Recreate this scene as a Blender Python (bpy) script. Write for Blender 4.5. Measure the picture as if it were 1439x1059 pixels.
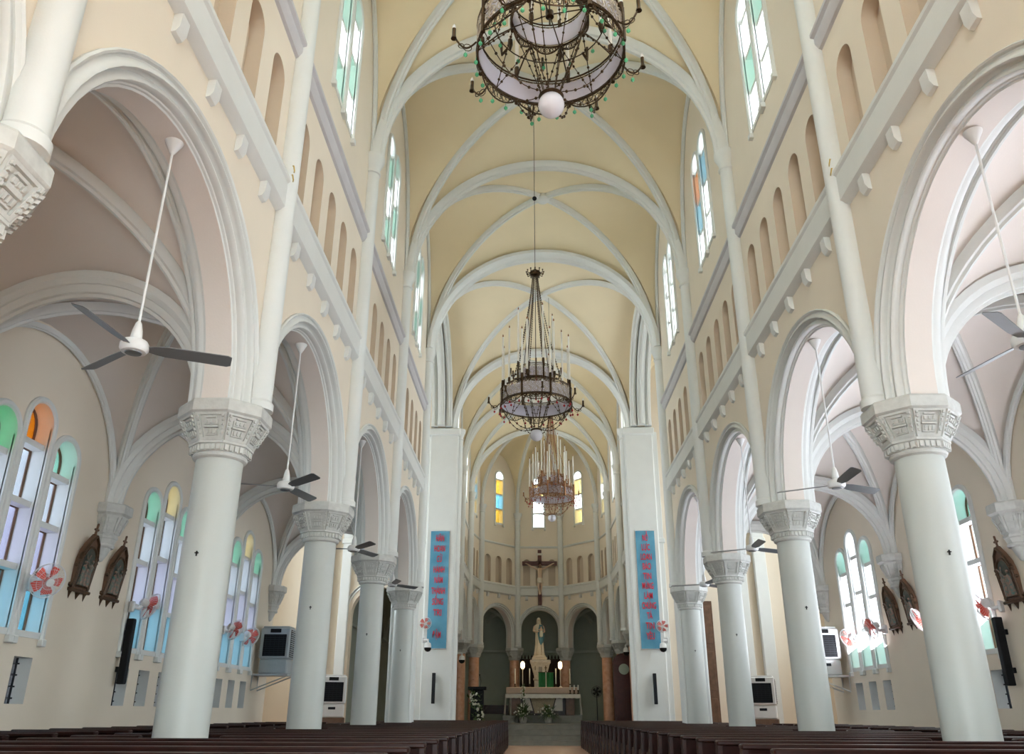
import bpy, math, random
from mathutils import Vector, Matrix
from mathutils.geometry import tessellate_polygon
random.seed(7)
PI = math.pi
sc = bpy.context.scene
col = sc.collection
for o in list(bpy.data.objects): bpy.data.objects.remove(o)

# ------------------------------------------------------------------ camera
FPX, PITCH, YAW, ROLL, CX, CH = 1149.56, math.radians(22.355), math.radians(1.437), math.radians(-0.186), -0.441, 1.22
cam = bpy.data.cameras.new('camera'); cam.sensor_width = 36; cam.lens = FPX/1439*36; cam.clip_end = 300
camo = bpy.data.objects.new('camera', cam); col.objects.link(camo)
R0 = Vector((math.cos(YAW), math.sin(YAW), 0)); F0 = Vector((-math.sin(YAW)*math.cos(PITCH), math.cos(YAW)*math.cos(PITCH), math.sin(PITCH)))
U0 = R0.cross(F0); Rr = R0*math.cos(ROLL)-U0*math.sin(ROLL); Ur = R0*math.sin(ROLL)+U0*math.cos(ROLL)
M = Matrix.Identity(4)
for i in range(3): M[i][0], M[i][1], M[i][2] = Rr[i], Ur[i], -F0[i]
M.translation = (CX, 0, CH); camo.matrix_world = M
sc.camera = camo

# ------------------------------------------------------------------ light
wd = bpy.data.worlds.new('sky'); sc.world = wd; wd.use_nodes = True
nt = wd.node_tree; nt.nodes.clear()
bg = nt.nodes.new('ShaderNodeBackground'); wo = nt.nodes.new('ShaderNodeOutputWorld')
bg.inputs[0].default_value = (0.86, 0.96, 1.0, 1); bg.inputs[1].default_value = 20.0
nt.links.new(bg.outputs[0], wo.inputs[0])
sc.view_settings.view_transform = 'Standard'; sc.view_settings.look = 'None'
sc.view_settings.gamma = 1; sc.view_settings.use_curve_mapping = False
sc.view_settings.exposure = 0.02
sc.cycles.max_bounces = 8; sc.cycles.diffuse_bounces = 6; sc.cycles.transparent_max_bounces = 12
sc.cycles.use_denoising = True; sc.cycles.sample_clamp_indirect = 4
sc.cycles.caustics_reflective = False; sc.cycles.caustics_refractive = False

def area(name, loc, direction, sx, sy, power, color=(1, 1, 1), portal=False):
    L = bpy.data.lights.new(name, 'AREA'); L.shape = 'RECTANGLE'; L.size = sx; L.size_y = sy
    L.energy = power; L.color = color
    o = bpy.data.objects.new(name, L); col.objects.link(o)
    o.location = loc; o.rotation_euler = Vector(direction).to_track_quat('-Z', 'Y').to_euler()
    if portal: L.cycles.is_portal = True
    return o
# daylight entering by the open entrance and the west window behind the camera
area('entrance_daylight', (0, -1.2, 2.2), (0, 1, 0.15), 3.8, 4, 8, (1.0, 0.95, 0.88))

# sky light of the transept windows
for s in (-1, 1):
    area('transept_daylight', (s*11.6, 31, 8.5), (-s, 0, -0.02), 6, 9, 130 if s > 0 else 95, (0.95, 0.96, 1.0))

# daylight thrown up from the sunlit ground outside the aisle windows (right side in the sun, left in shade)
for s in (-1, 1):
    for k in range(1, 5):
        yc = 10.18-2*5.474+5.474*(k+0.5)
        area('window_daylight_%s' % ('left' if s < 0 else 'right'), (s*9.75, yc, 3.6), (-s, 0, 1.4 if s > 0 else 0.5), 2.8, 3.0, 800 if s > 0 else 8, (0.90, 0.90, 1.0) if s > 0 else (0.72, 0.80, 1.0))

# added lamps outside the clerestory windows, aimed up to brighten the nave vault
for s in (-1, 1):
    for k in range(5):
        yc = 10.18-2*5.474+5.474*(k+0.5)
        area('clerestory_fill', (s*5.35, yc, 13.6), (-s, 0, 0.45), 1.8, 2.6, 190, (0.99, 1.0, 0.95))

# ------------------------------------------------------------------ materials
def mat(name, rgb, rough=0.6, metal=0.0, var=0.06, scale=3.0, bump=0.02, bscale=40.0, spec=0.4, rgb2=None):
    m = bpy.data.materials.new(name); m.use_nodes = True; t = m.node_tree; b = t.nodes['Principled BSDF']
    b.inputs['Roughness'].default_value = rough; b.inputs['Metallic'].default_value = metal
    b.inputs['Specular IOR Level'].default_value = spec
    tc = t.nodes.new('ShaderNodeTexCoord'); n = t.nodes.new('ShaderNodeTexNoise'); n.inputs['Scale'].default_value = scale; n.inputs['Detail'].default_value = 4
    t.links.new(tc.outputs['Object'], n.inputs['Vector'])
    r = t.nodes.new('ShaderNodeValToRGB'); c2 = rgb2 or [max(0, c*(1-var)) for c in rgb]
    r.color_ramp.elements[0].position = 0.3; r.color_ramp.elements[1].position = 0.7
    r.color_ramp.elements[0].color = (*c2, 1); r.color_ramp.elements[1].color = (*rgb, 1)
    t.links.new(n.outputs['Fac'], r.inputs['Fac']); t.links.new(r.outputs['Color'], b.inputs['Base Color'])
    if bump:
        n2 = t.nodes.new('ShaderNodeTexNoise'); n2.inputs['Scale'].default_value = bscale; t.links.new(tc.outputs['Object'], n2.inputs['Vector'])
        bp = t.nodes.new('ShaderNodeBump'); bp.inputs['Strength'].default_value = bump*10; bp.inputs['Distance'].default_value = 0.005
        t.links.new(n2.outputs['Fac'], bp.inputs['Height']); t.links.new(bp.outputs['Normal'], b.inputs['Normal'])
    return m
def glass(name, rgb):
    m = bpy.data.materials.new(name); m.use_nodes = True; t = m.node_tree; t.nodes.clear()
    a = t.nodes.new('ShaderNodeBsdfTransparent'); a.inputs[0].default_value = (*rgb, 1)
    g = t.nodes.new('ShaderNodeBsdfGlossy'); g.inputs['Roughness'].default_value = 0.3
    mx = t.nodes.new('ShaderNodeMixShader'); mx.inputs[0].default_value = 0.03; o = t.nodes.new('ShaderNodeOutputMaterial')
    t.links.new(a.outputs[0], mx.inputs[1]); t.links.new(g.outputs[0], mx.inputs[2]); t.links.new(mx.outputs[0], o.inputs[0])
    return m
def glow(name, rgb, s):
    m = bpy.data.materials.new(name); m.use_nodes = True; t = m.node_tree; t.nodes.clear()
    e = t.nodes.new('ShaderNodeEmission'); e.inputs[0].default_value = (*rgb, 1); e.inputs[1].default_value = s
    o = t.nodes.new('ShaderNodeOutputMaterial'); t.links.new(e.outputs[0], o.inputs[0]); return m
MW = mat('cream_plaster', (0.78, 0.70, 0.58), 0.75, var=0.05, scale=0.8)
MV = mat('yellow_plaster', (0.83, 0.72, 0.50), 0.75, var=0.05, scale=0.8)
MP = mat('pink_plaster', (0.74, 0.68, 0.63), 0.75, var=0.05, scale=0.8)
MN = mat('tan_plaster', (0.58, 0.48, 0.37), 0.75, var=0.05, scale=1.5)
MT = mat('white_trim', (0.71, 0.73, 0.71), 0.55, var=0.04, scale=2)
MC = mat('column_paint', (0.52, 0.545, 0.515), 0.45, var=0.05, scale=1.2, bump=0.01)
MCP = mat('weathered_capital', (0.60, 0.61, 0.58), 0.6, var=0.15, scale=9, bump=0.05)
MG = mat('grey_moulding', (0.56, 0.55, 0.57), 0.6)
MK = mat('pink_marble', (0.72, 0.42, 0.28), 0.35, var=0.3, scale=5, bump=0, rgb2=(0.60, 0.30, 0.18))
ME = mat('green_grey_plaster', (0.36, 0.40, 0.34), 0.8)
MD = mat('dark_wood', (0.028, 0.009, 0.007), 0.36, var=0.5, scale=6, bump=0.01, spec=0.2)
MD2 = mat('brown_wood', (0.16, 0.085, 0.05), 0.45, var=0.4, scale=5)
MR = mat('red_wood', (0.09, 0.022, 0.018), 0.4, var=0.3, scale=5)
MF = mat('floor_tile', (0.50, 0.30, 0.20), 0.25, var=0.15, scale=2, bump=0)
MS = mat('grey_stone', (0.20, 0.195, 0.165), 0.5, var=0.2, scale=4)
MBK = mat('black_plastic', (0.010, 0.010, 0.011), 0.5, bump=0, spec=0.12)
MWP = mat('white_plastic', (0.75, 0.76, 0.76), 0.35, bump=0)
MGP = mat('grey_plastic', (0.42, 0.47, 0.49), 0.4, bump=0)
MDG = mat('dark_grille', (0.022, 0.024, 0.028), 0.6, bump=0, spec=0.12)
MFB = mat('fan_blade_metal', (0.16, 0.17, 0.18), 0.35, metal=0.3, bump=0)
MRB = mat('red_blade_plastic', (0.75, 0.10, 0.07), 0.35, bump=0)
MBZ = mat('bronze', (0.075, 0.045, 0.022), 0.35, metal=0.7, var=0.4, scale=15, bump=0)
MBZ2 = mat('copper', (0.30, 0.14, 0.06), 0.35, metal=0.6, var=0.3, scale=15, bump=0)
MBS = mat('silver_filigree', (0.52, 0.46, 0.38), 0.4, metal=0.5, var=0.3, scale=15, bump=0)
MAC = mat('lilac_acrylic', (0.62, 0.60, 0.68), 0.4, bump=0)
MCN = mat('candle_wax', (0.85, 0.83, 0.76), 0.5, bump=0)
MFL = mat('flame_bulb_amber', (0.25, 0.08, 0.03), 0.2, bump=0)
MGB = mat('milky_globe', (0.70, 0.70, 0.76), 0.15, bump=0)
MGD = mat('green_crystal', (0.10, 0.42, 0.22), 0.1, bump=0)
MRD = mat('red_crystal', (0.35, 0.04, 0.05), 0.1, bump=0)
MGO = mat('gilt_carving', (0.085, 0.045, 0.02), 0.45, metal=0.2, var=0.5, scale=30)
MRL = mat('painted_relief', (0.07, 0.07, 0.05), 0.5, var=0.6, scale=14, rgb2=(0.03, 0.05, 0.045))
MFG = mat('relief_figures', (0.30, 0.15, 0.11), 0.5, var=0.6, scale=22, rgb2=(0.04, 0.14, 0.12))
MCL = mat('white_cloth', (0.72, 0.68, 0.60), 0.8)
MGV = mat('green_veil', (0.03, 0.20, 0.06), 0.7)
MMB = mat('grey_marble', (0.50, 0.48, 0.42), 0.4, var=0.25, scale=8)
MLF = mat('leaves', (0.10, 0.16, 0.05), 0.6, var=0.5, scale=20)
MFW = mat('white_petals', (0.75, 0.74, 0.62), 0.6)
MSK = mat('painted_flesh', (0.68, 0.50, 0.36), 0.5)
MRO = mat('cream_robe', (0.70, 0.63, 0.50), 0.6)
MBL = mat('blue_mantle', (0.10, 0.26, 0.33), 0.6)
MHR = mat('brown_hair', (0.18, 0.10, 0.06), 0.6)
MRE = mat('red_letters', (0.65, 0.02, 0.05), 0.5, bump=0)
MBR = mat('brass', (0.5, 0.35, 0.10), 0.35, metal=0.6)
MSC = mat('shadow_black', (0.02, 0.012, 0.01), 0.6, spec=0.1)
MGL = glow('lit_lamp', (1.0, 0.72, 0.38), 9)
G_W = glass('white_glass', (0.55, 0.57, 0.6)); G_T = glass('teal_glass', (0.06, 0.13, 0.11)); G_G = glass('green_glass', (0.005, 0.10, 0.035))
G_O = glass('orange_glass', (0.13, 0.035, 0.002)); G_Y = glass('yellow_glass', (0.13, 0.075, 0.01)); G_B = glass('blue_glass', (0.03, 0.09, 0.13))
G_SM = glass('smoked_glass', (0.03, 0.03, 0.035)); G_WL = glass('frosted_glass', (0.12, 0.13, 0.16)); G_L = glass('lilac_glass', (0.10, 0.10, 0.15)); G_PG = glass('pale_green_glass', (0.04, 0.13, 0.09)); G_PY = glass('pale_yellow_glass', (0.16, 0.12, 0.05))

# ------------------------------------------------------------------ mesh helpers
class MB:
    def __init__(s): s.v = []; s.f = []; s.m = []
    def add(s, vs, fs, mi=0):
        n = len(s.v); s.v += [tuple(v) for v in vs]; s.f += [tuple(i+n for i in f) for f in fs]; s.m += [mi]*len(fs)
    def box(s, x0, x1, y0, y1, z0, z1, mi=0, T=None):
        vs = [(x, y, z) for z in (z0, z1) for y in (y0, y1) for x in (x0, x1)]
        if T: vs = [T(*v) for v in vs]
        s.add(vs, [(0, 2, 3, 1), (4, 5, 7, 6), (0, 1, 5, 4), (2, 6, 7, 3), (0, 4, 6, 2), (1, 3, 7, 5)], mi)
    def bbox(s, x0, x1, y0, y1, z0, z1, b=0.01, mi=0, T=None):     # box with chamfered edges
        vs = []; fs = []
        for (z, i) in ((z0, b), (z0+b, 0), (z1-b, 0), (z1, b)):
            a0, a1, c0, c1 = x0+i, x1-i, y0+i, y1-i
            k = b
            vs += [(a0+k, c0, z), (a1-k, c0, z), (a1, c0+k, z), (a1, c1-k, z), (a1-k, c1, z), (a0+k, c1, z), (a0, c1-k, z), (a0, c0+k, z)]
        for l in range(3):
            for j in range(8): fs.append((l*8+j, l*8+(j+1) % 8, l*8+8+(j+1) % 8, l*8+8+j))
        fs.append(tuple(range(7, -1, -1))); fs.append(tuple(range(24, 32)))
        if T: vs = [T(*v) for v in vs]
        s.add(vs, fs, mi)
    def lathe(s, prof, n=24, c=(0, 0, 0), mi=0, T=None, cap=True, ph=0.0):
        vs = []; fs = []
        for (r, z) in prof:
            for j in range(n):
                a = ph+2*PI*j/n; vs.append((c[0]+r*math.cos(a), c[1]+r*math.sin(a), c[2]+z))
        for i in range(len(prof)-1):
            for j in range(n): fs.append((i*n+j, i*n+(j+1) % n, (i+1)*n+(j+1) % n, (i+1)*n+j))
        if cap: fs.append(tuple(range(n-1, -1, -1))); fs.append(tuple(range((len(prof)-1)*n, len(prof)*n)))
        if T: vs = [T(*v) for v in vs]
        s.add(vs, fs, mi)
    def tube(s, pts, r, n=8, closed=False, mi=0, cap=True):
        P = [Vector(p) for p in pts]; N = len(P); vs = []; fs = []
        up = Vector((0, 0, 1)); prev = None
        for i, p in enumerate(P):
            if closed: t = (P[(i+1) % N]-P[i-1])
            else: t = P[min(i+1, N-1)]-P[max(i-1, 0)]
            if t.length < 1e-9: t = Vector((0, 0, 1))
            t.normalize()
            if prev is None:
                a = up if abs(t.z) < 0.9 else Vector((1, 0, 0)); u = t.cross(a).normalized()
            else:
                u = prev-t*prev.dot(t)
                if u.length < 1e-6: u = t.cross(up)
                u.normalize()
            prev = u; w = t.cross(u); rr = r[i] if isinstance(r, (list, tuple)) else r
            for j in range(n):
                a = 2*PI*j/n; vs.append(p+u*(rr*math.cos(a))+w*(rr*math.sin(a)))
        for i in range(N if closed else N-1):
            k = (i+1) % N
            for j in range(n): fs.append((i*n+j, k*n+j, k*n+(j+1) % n, i*n+(j+1) % n))
        if cap and not closed: fs.append(tuple(range(n))); fs.append(tuple(range(N*n-1, (N-1)*n-1, -1)))
        s.add(vs, fs, mi)
    def ball(s, c, r, n=12, m=8, mi=0, sz=1.0):
        s.lathe([(max(1e-4, r*math.sin(PI*i/m)), -r*sz*math.cos(PI*i/m)) for i in range(m+1)], n, c, mi, cap=False)
    def sweep(s, rings, closed_prof=True, mi=0, mis=None, cap=True):   # rings: list of equal length point lists
        n = len(rings[0]); vs = [p for r in rings for p in r]; k = n if closed_prof else n-1
        for j in range(k):
            fs = [(i*n+j, (i+1)*n+j, (i+1)*n+(j+1) % n, i*n+(j+1) % n) for i in range(len(rings)-1)]
            if j == 0: base = len(s.v); s.v += [tuple(v) for v in vs]
            s.f += [tuple(q+base for q in f) for f in fs]; s.m += [mis[j] if mis else mi]*len(fs)
        if cap and closed_prof:
            s.f.append(tuple(base+q for q in range(n))); s.m.append(mi)
            s.f.append(tuple(base+q for q in range(len(vs)-1, len(vs)-n-1, -1))); s.m.append(mi)
    def plate(s, outer, holes, T, t0, t1, holeback=(), mi=0, rim=True, rev=None):
        """flat plate in (s,z), thickness t0..t1; holes through; holeback: niches (outline, depth, material)"""
        def face(t, hs, flip):
            polys = [[Vector((x, y, 0)) for x, y in outer]]+[[Vector((x, y, 0)) for x, y in h] for h in hs]
            flat = [q for p in polys for q in p]; tr = tessellate_polygon(polys)
            s.add([T(q.x, t, q.y) for q in flat], [tuple(reversed(f)) if flip else tuple(f) for f in tr], mi)
        nh = [h[0] for h in holeback]
        face(t0, list(holes)+nh, False); face(t1, list(holes), True)
        for h in ([outer] if rim else [])+list(holes):
            n = len(h); s.add([T(x, t, z) for t in (t0, t1) for x, z in h], [(i, (i+1) % n, n+(i+1) % n, n+i) for i in range(n)], mi if h is outer or rev is None else rev)
        for h, d, m2 in holeback:
            n = len(h); s.add([T(x, t, z) for t in (t0, t0+d) for x, z in h], [(i, (i+1) % n, n+(i+1) % n, n+i) for i in range(n)]+[tuple(range(n, 2*n))], m2)
    def build(s, name, mats, parent=None, smooth=35, loc=None, kind=None):
        me = bpy.data.meshes.new(name); me.from_pydata(s.v, [], s.f); me.validate()
        if not isinstance(mats, (list, tuple)): mats = [mats]
        for m in mats: me.materials.append(m)
        if len(me.polygons) == len(s.m): me.polygons.foreach_set('material_index', s.m)
        import bmesh
        bm = bmesh.new(); bm.from_mesh(me); bmesh.ops.recalc_face_normals(bm, faces=bm.faces); bm.to_mesh(me); bm.free()
        if smooth:
            me.polygons.foreach_set('use_smooth', [True]*len(me.polygons)); me.set_sharp_from_angle(angle=math.radians(smooth))
        me.update()
        o = bpy.data.objects.new(name, me); col.objects.link(o)
        if parent: o.parent = parent
        if loc: o.location = loc
        if kind: o['kind'] = kind
        return o
def tag(o, label=None, cat=None, group=None, kind=None):
    if label: o['label'] = label
    if cat: o['category'] = cat
    if group: o['group'] = group
    if kind: o['kind'] = kind
    return o
def empty(name, loc=(0, 0, 0), rz=0.0, label=None, cat=None, group=None, kind=None):
    o = bpy.data.objects.new(name, None); col.objects.link(o); o.location = loc; o.rotation_euler = (0, 0, rz); o.empty_display_size = 0.1
    return tag(o, label, cat, group, kind)
KIDS = {}
def copy_tree(root, loc=None, rz=None, label=None, group=None):
    def rec(o, par):
        c = o.copy(); col.objects.link(c); c.parent = par
        for ch in [q for q in ALLOBJ(o)]: rec(ch, c)
        return c
    r = rec(root, None)
    if loc is not None: r.location = loc
    if rz is not None: r.rotation_euler = (0, 0, rz)
    if label: r['label'] = label
    if group: r['group'] = group
    return r
def ALLOBJ(o): return list(o.children)
def relabel(part, label): part['label'] = label; return part
def frame(A, B, side=1):
    """local (s along A->B, t outwards, z) ; side=+1: outward normal is to the right of A->B"""
    A = Vector(A); B = Vector(B); d = (B-A).normalized(); n = Vector((d.y, -d.x))*side
    return (lambda s_, t_, z_: (A.x+d.x*s_+n.x*t_, A.y+d.y*s_+n.y*t_, z_)), (B-A).length
def lancet(c, w, z0, z1, n=12):
    r = w/2; return [(c-r, z0), (c+r, z0)]+[(c+r*math.cos(PI*i/n), z1-r+r*math.sin(PI*i/n)) for i in range(n+1)]
ORD = ['nearest', 'second', 'third', 'fourth', 'fifth', 'sixth', 'seventh', 'eighth', 'ninth', 'tenth', 'eleventh', 'twelfth', 'thirteenth', 'fourteenth', 'fifteenth', 'sixteenth', 'seventeenth', 'eighteenth', 'nineteenth', 'twentieth', 'twenty-first', 'twenty-second', 'twenty-third', 'twenty-fourth', 'twenty-fifth', 'twenty-sixth', 'twenty-seventh', 'twenty-eighth', 'twenty-ninth', 'thirtieth']
SIDE = {-1: 'left', 1: 'right'}

# ------------------------------------------------------------------ dimensions
L = 5.474; PY = [10.18-2*L+L*i for i in range(5)]     # -0.77 .. 21.13
PY.append(26.6)                                       # nave piers, camera stands between the first two
WX, WT, AX = 4.15, 0.70, 8.75
ZA, ZV = 4.93, 13.2                                   # abacus top, vault springing
GROUND = -0.0
n_trim = [0]
def trim(mb, mats, parent=None, smooth=35):
    n_trim[0] += 1; return mb.build('trim_%d' % n_trim[0], mats, parent, smooth, kind='structure')

# ------------------------------------------------------------------ floors
b = MB(); b.box(-13, 13, -6, 60, -0.2, 0); b.build('floor', MF, smooth=0, kind='structure')
b = MB(); b.box(-9, 9, 38.2, 60, 0, 0.80); b.box(-1.9, 1.9, 42.6, 45.4, 0.8, 1.14); b.build('floor_chancel', MS, smooth=0, kind='structure')
st = empty('altar_steps', (0, 37, 0), label='grey stone steps rising from the centre aisle to the chancel', cat='steps')
for i in range(4):
    b = MB(); b.bbox(-3.9, 3.9, i*0.3, 1.2, i*0.2, i*0.2+0.17, 0.008); b.bbox(-3.9, 3.9, i*0.3-0.03, 1.2, i*0.2+0.165, i*0.2+0.2, 0.012); b.build('step', MS, st)

# ------------------------------------------------------------------ nave / choir / apse elevation
def archpath(c, z0, a, bb, n=28):
    return [(c+a*math.cos(PI*i/n), z0+bb*math.sin(PI*i/n)) for i in range(n+1)]
def arch_moulding(mb, T, c, ai, bi, ao, bo, thick, z0=ZA, back=True, n=28, z_low=None):
    # profile of (fraction outward, t, material) : white rolls, flat soffit in wall colour
    half = [(1.05, 0.0), (1.06, -0.035), (1.0, -0.055), (0.93, -0.04), (0.90, 0.0)]
    def roll(f0, t0, f1, t1, k=6, bulge=0.065):
        out = []
        for i in range(k+1):
            u = i/k; bl = math.sin(PI*u)
            out.append((f0+(f1-f0)*u-0.12*bl, t0+(t1-t0)*u-bulge*bl))
        return out
    half += roll(0.82, 0.0, 0.55, 0.05) + roll(0.50, 0.08, 0.16, 0.13) + [(0.10, 0.14), (0.08, 0.17), (0.0, 0.18)]
    prof = half+([(f, thick-t) for f, t in reversed(half)] if back else [(0.0, thick)])
    mis = []
    nh = len(half)
    for j in range(len(prof)-1): mis.append(1 if j == nh-1 else 0)
    rings = []
    for i in range(n+1):
        a = PI*i/n; ca, sa = math.cos(a), math.sin(a)
        rings.append([T(c+(ai+(ao-ai)*f)*ca, t, z0+(bi+(bo-bi)*f)*sa) for f, t in prof])
    if z_low is not None:
        rings = [[(p[0], p[1], z_low) for p in rings[0]]]+rings+[[(p[0], p[1], z_low) for p in rings[-1]]]
    mb.sweep(rings, False, mis=mis)

win_n = [0]
def glazed_window(T, lights, z0, rows, reveal, depth, name_tag='', dark=True, group=None, frame_w=0.13, lugs=True):
    """lights: list of (centre, width, ztop, [colours bottom->top])"""
    win_n[0] += 1
    w = empty('window_%d' % win_n[0], T(lights[0][0], 0, z0), kind='structure')
    Wm = Matrix.Translation(w.location).inverted()
    def TT(s, t, z): return tuple(Wm @ Vector(T(s, t, z)))
    fr = MB(); tr = MB(); sash = MB(); pan = {}
    for c, wd_, zt, cols in lights:
        r = wd_/2
        # raised surround
        outer = [(c-r, z0-0.12)]+[(c-r, z0)]+[(c+r*math.cos(PI-PI*i/14), zt-r+r*math.sin(PI-PI*i/14)) for i in range(15)]+[(c+r, z0), (c+r, z0-0.12)]
        rings = []
        for k, (x, z) in enumerate(outer):
            if k in (0, 1): nx, nz = -1, 0
            elif k >= len(outer)-2: nx, nz = 1, 0
            else:
                a = PI-PI*(k-2)/14; nx, nz = math.cos(a), math.sin(a)
            rings.append([TT(x+nx*d, t, z+nz*d) for d, t in ((0.0, 0.02), (0.0, -0.03), (0.03, -0.06), (frame_w-0.03, -0.06), (frame_w, -0.03), (frame_w, 0.02))])
        fr.sweep(rings, True)
        if lugs:
            for sg in (-1, 1): fr.bbox(c+sg*(r+frame_w/2)-0.06, c+sg*(r+frame_w/2)+0.06, -0.09, 0.02, z0-0.22, z0-0.1, 0.01, T=TT)
        fr.box(c-r, c+r, -0.02, 0.06, z0-0.1, z0, T=TT)
        # transoms and panes
        zz = [z0]+[z0+(zt-r-z0)*q for q in rows]+[zt]
        for k in range(1, len(zz)-1): tr.box(c-r, c+r, 0.06, depth+0.03, zz[k]-0.05, zz[k]+0.05, T=TT)
        for k in range(len(zz)-1):
            za = zz[k]+(0.05 if k else 0); zb = zz[k+1]-(0.05 if k < len(zz)-2 else 0)
            head = k == len(zz)-2
            if head: pl = [(c-r, za), (c+r, za)]+[(c+r*math.cos(PI*i/12), zt-r+r*math.sin(PI*i/12)) for i in range(13)]
            else: pl = [(c-r, za), (c+r, za), (c+r, zb), (c-r, zb)]
            m = cols[min(k, len(cols)-1)]
            pb = pan.setdefault(m.name, (MB(), m))[0]
            pb.add([TT(x, depth, z) for x, z in pl], [tuple(range(len(pl)))])
            if dark:
                h = MB
                ppts = [TT(x*0.97+c*0.03, depth-0.02, z) for x, z in pl]
                sash.tube(ppts, 0.028, 4, closed=True)
    fr.build('window_frame', MT, w); tr.build('transom', MT, w, 0)
    if dark: sash.build('window_sash', MD2, w, 0)
    for k, (pb, m) in pan.items():
        p = pb.build('window_pane', m, w, 0)
        p['label'] = m.name.replace('_', ' ')+' panes of the window'
    return w
def portal(T, s, z0, z1, w, depth):
    p = Vector(T(s, depth+0.12, (z0+z1)/2)); q = Vector(T(s, 0, (z0+z1)/2))
    area('window_portal', p, q-p, w, z1-z0, 1, portal=True)

def elevation(side, A, B, kind, wins, nn=5, shaft_r=0.2, thick=WT, ext=(0, 0), label=''):
    """one bay: returns pieces appended in global MBs"""
    T, ln = frame(A, B, side); c = ln/2
    ao = min(2.66, ln/2-0.04); ai = ao-0.40; bi, bo = 2.26, 2.50; zc = ZA
    if ln < 5: ai = ao-0.24; zc = ZA+2.5-ao; bi, bo = ai, ao
    ap = [(c+ao*math.cos(PI*i/28), zc+bo*math.sin(PI*i/28)) for i in range(29)]
    if zc > ZA: ap = [(c+ao, ZA)]+ap+[(c-ao, ZA)]
    outer = [(-ext[0], ZA)]+[(x, z) for x, z in reversed(ap)]+[(ln+ext[1], ZA), (ln+ext[1], 18.3), (-ext[0], 18.3)]
    niches = []
    pitch = min(0.99, (ln-0.45)/nn)
    for j in range(nn):
        s = c+(j-(nn-1)/2)*pitch; niches.append((lancet(s, pitch*0.55, 8.66, 10.28), 0.22, 1))
    holes = [lancet(w_[0]+c, w_[1], 12.35, w_[2]) for w_ in wins]
    WALL[side].plate(outer, holes, T, 0, thick, niches, 0, rev=2)
    arch_moulding(ARCH[side], T, c, ai, bi, ao, bo, thick, z0=zc, z_low=ZA if zc > ZA else None)
    # string courses
    q = BAND[side]
    pr = [(0.0, 7.98), (-0.07, 8.0), (-0.13, 8.06), (-0.13, 8.46), (-0.16, 8.50), (-0.16, 8.56), (0.0, 8.64)]
    q.sweep([[T(s, t, z) for t, z in pr] for s in (-ext[0], ln+ext[1])], True)
    pr = [(0.0, 10.84), (-0.05, 10.86), (-0.10, 10.95), (-0.10, 11.06), (-0.15, 11.10), (-0.15, 11.16), (0.0, 11.22)]
    if kind != 'nave': pr = [(0.0, 10.98), (-0.05, 10.99), (-0.08, 11.03), (-0.08, 11.07), (0.0, 11.12)]
    (UB[side] if kind == 'nave' else q).sweep([[T(s, t, z) for t, z in pr] for s in (-ext[0], ln+ext[1])], True)
    for j in range(5 if ln > 5 else 3):
        s = c+(j-(4 if ln > 5 else 2)/2)*(0.97 if ln > 5 else pitch)
        q.sweep([[T(s+e, t, z) for t, z in ((0.0, 7.74), (-0.05, 7.755), (-0.09, 7.82), (-0.10, 7.99), (0, 7.99))] for e in (-0.085, 0.085)], True)
    return T, ln, c
WALL = {1: MB(), -1: MB()}; ARCH = {1: MB(), -1: MB()}; BAND = {1: MB(), -1: MB()}; UB = {1: MB(), -1: MB()}
random.seed(3)
choices = {-1: [[G_T, G_W, G_T, G_W], [G_W, G_T, G_W, G_T]], 1: [[G_W, G_W, G_T, G_Y], [G_W, G_T, G_W, G_W]]}
for s in (-1, 1):
    for i in range(len(PY)-1):
        wins = [(-0.46, 0.72, 15.55), (0.46, 0.72, 15.55)]
        # A->B along +Y: outward normal (d.y,-d.x)=(1,0)*side
        T, ln, c = elevation(s, (s*WX, PY[i]), (s*WX, PY[i+1]), 'nave', wins)
        cc = choices[s]
        if s == 1 and i == 3: cc = [[G_W, G_W, G_B, G_W], [G_W, G_B, G_O, G_W]]
        if s == 1 and i == 4: cc = [[G_W, G_W, G_W, G_W]]*2
        if i >= 1: glazed_window(T, [(c-0.46, 0.72, 15.55, cc[0]), (c+0.46, 0.72, 15.55, cc[1])], 12.35, (0.33, 0.66, 1.0), 0.2, 0.22, dark=False, frame_w=0.10)
        portal(T, c, 12.35, 15.5, 1.7, 0.5)
    # choir bays
    pts = [(s*4.15, 35.5), (s*4.15, 41.3), (s*4.10, 46.9), (s*3.62, 49.9), (s*1.42, 52.55)]
    for i in range(len(pts)-1):
        wins = [(-0.46, 0.72, 15.55), (0.46, 0.72, 15.55)] if i < 2 else [(0.0, 0.66, 15.65)]
        T, ln, c = elevation(s, pts[i], pts[i+1], 'choir', wins, nn=5 if i < 2 else 3)
        if i < 2:
            glazed_window(T, [(c-0.46, 0.72, 15.55, [G_W]*4), (c+0.46, 0.72, 15.55, [G_W]*4)], 12.35, (0.33, 0.66, 1.0), 0.2, 0.22, dark=False, frame_w=0.10)
        else:
            cols_ = [G_Y, G_B, G_Y, G_W] if s < 0 else [G_PY, G_W, G_PY, G_W]
            glazed_window(T, [(c, 0.66, 15.65, cols_)], 12.35, (0.3, 0.62, 0.95), 0.2, 0.3, dark=False, frame_w=0.12)
        portal(T, c, 12.35, 15.6, 1.7 if i < 2 else 0.6, 0.6)
        p_ = Vector(T(c, 0.75, 14.0)); q_ = Vector(T(c, 0, 13.85)); area('choir_fill', p_, q_-p_, 1.6 if i < 2 else 0.8, 3.2, 260 if i < 2 else 160, (1.0, 0.97, 0.90))  # added lamp outside each window to brighten the choir and apse
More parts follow.
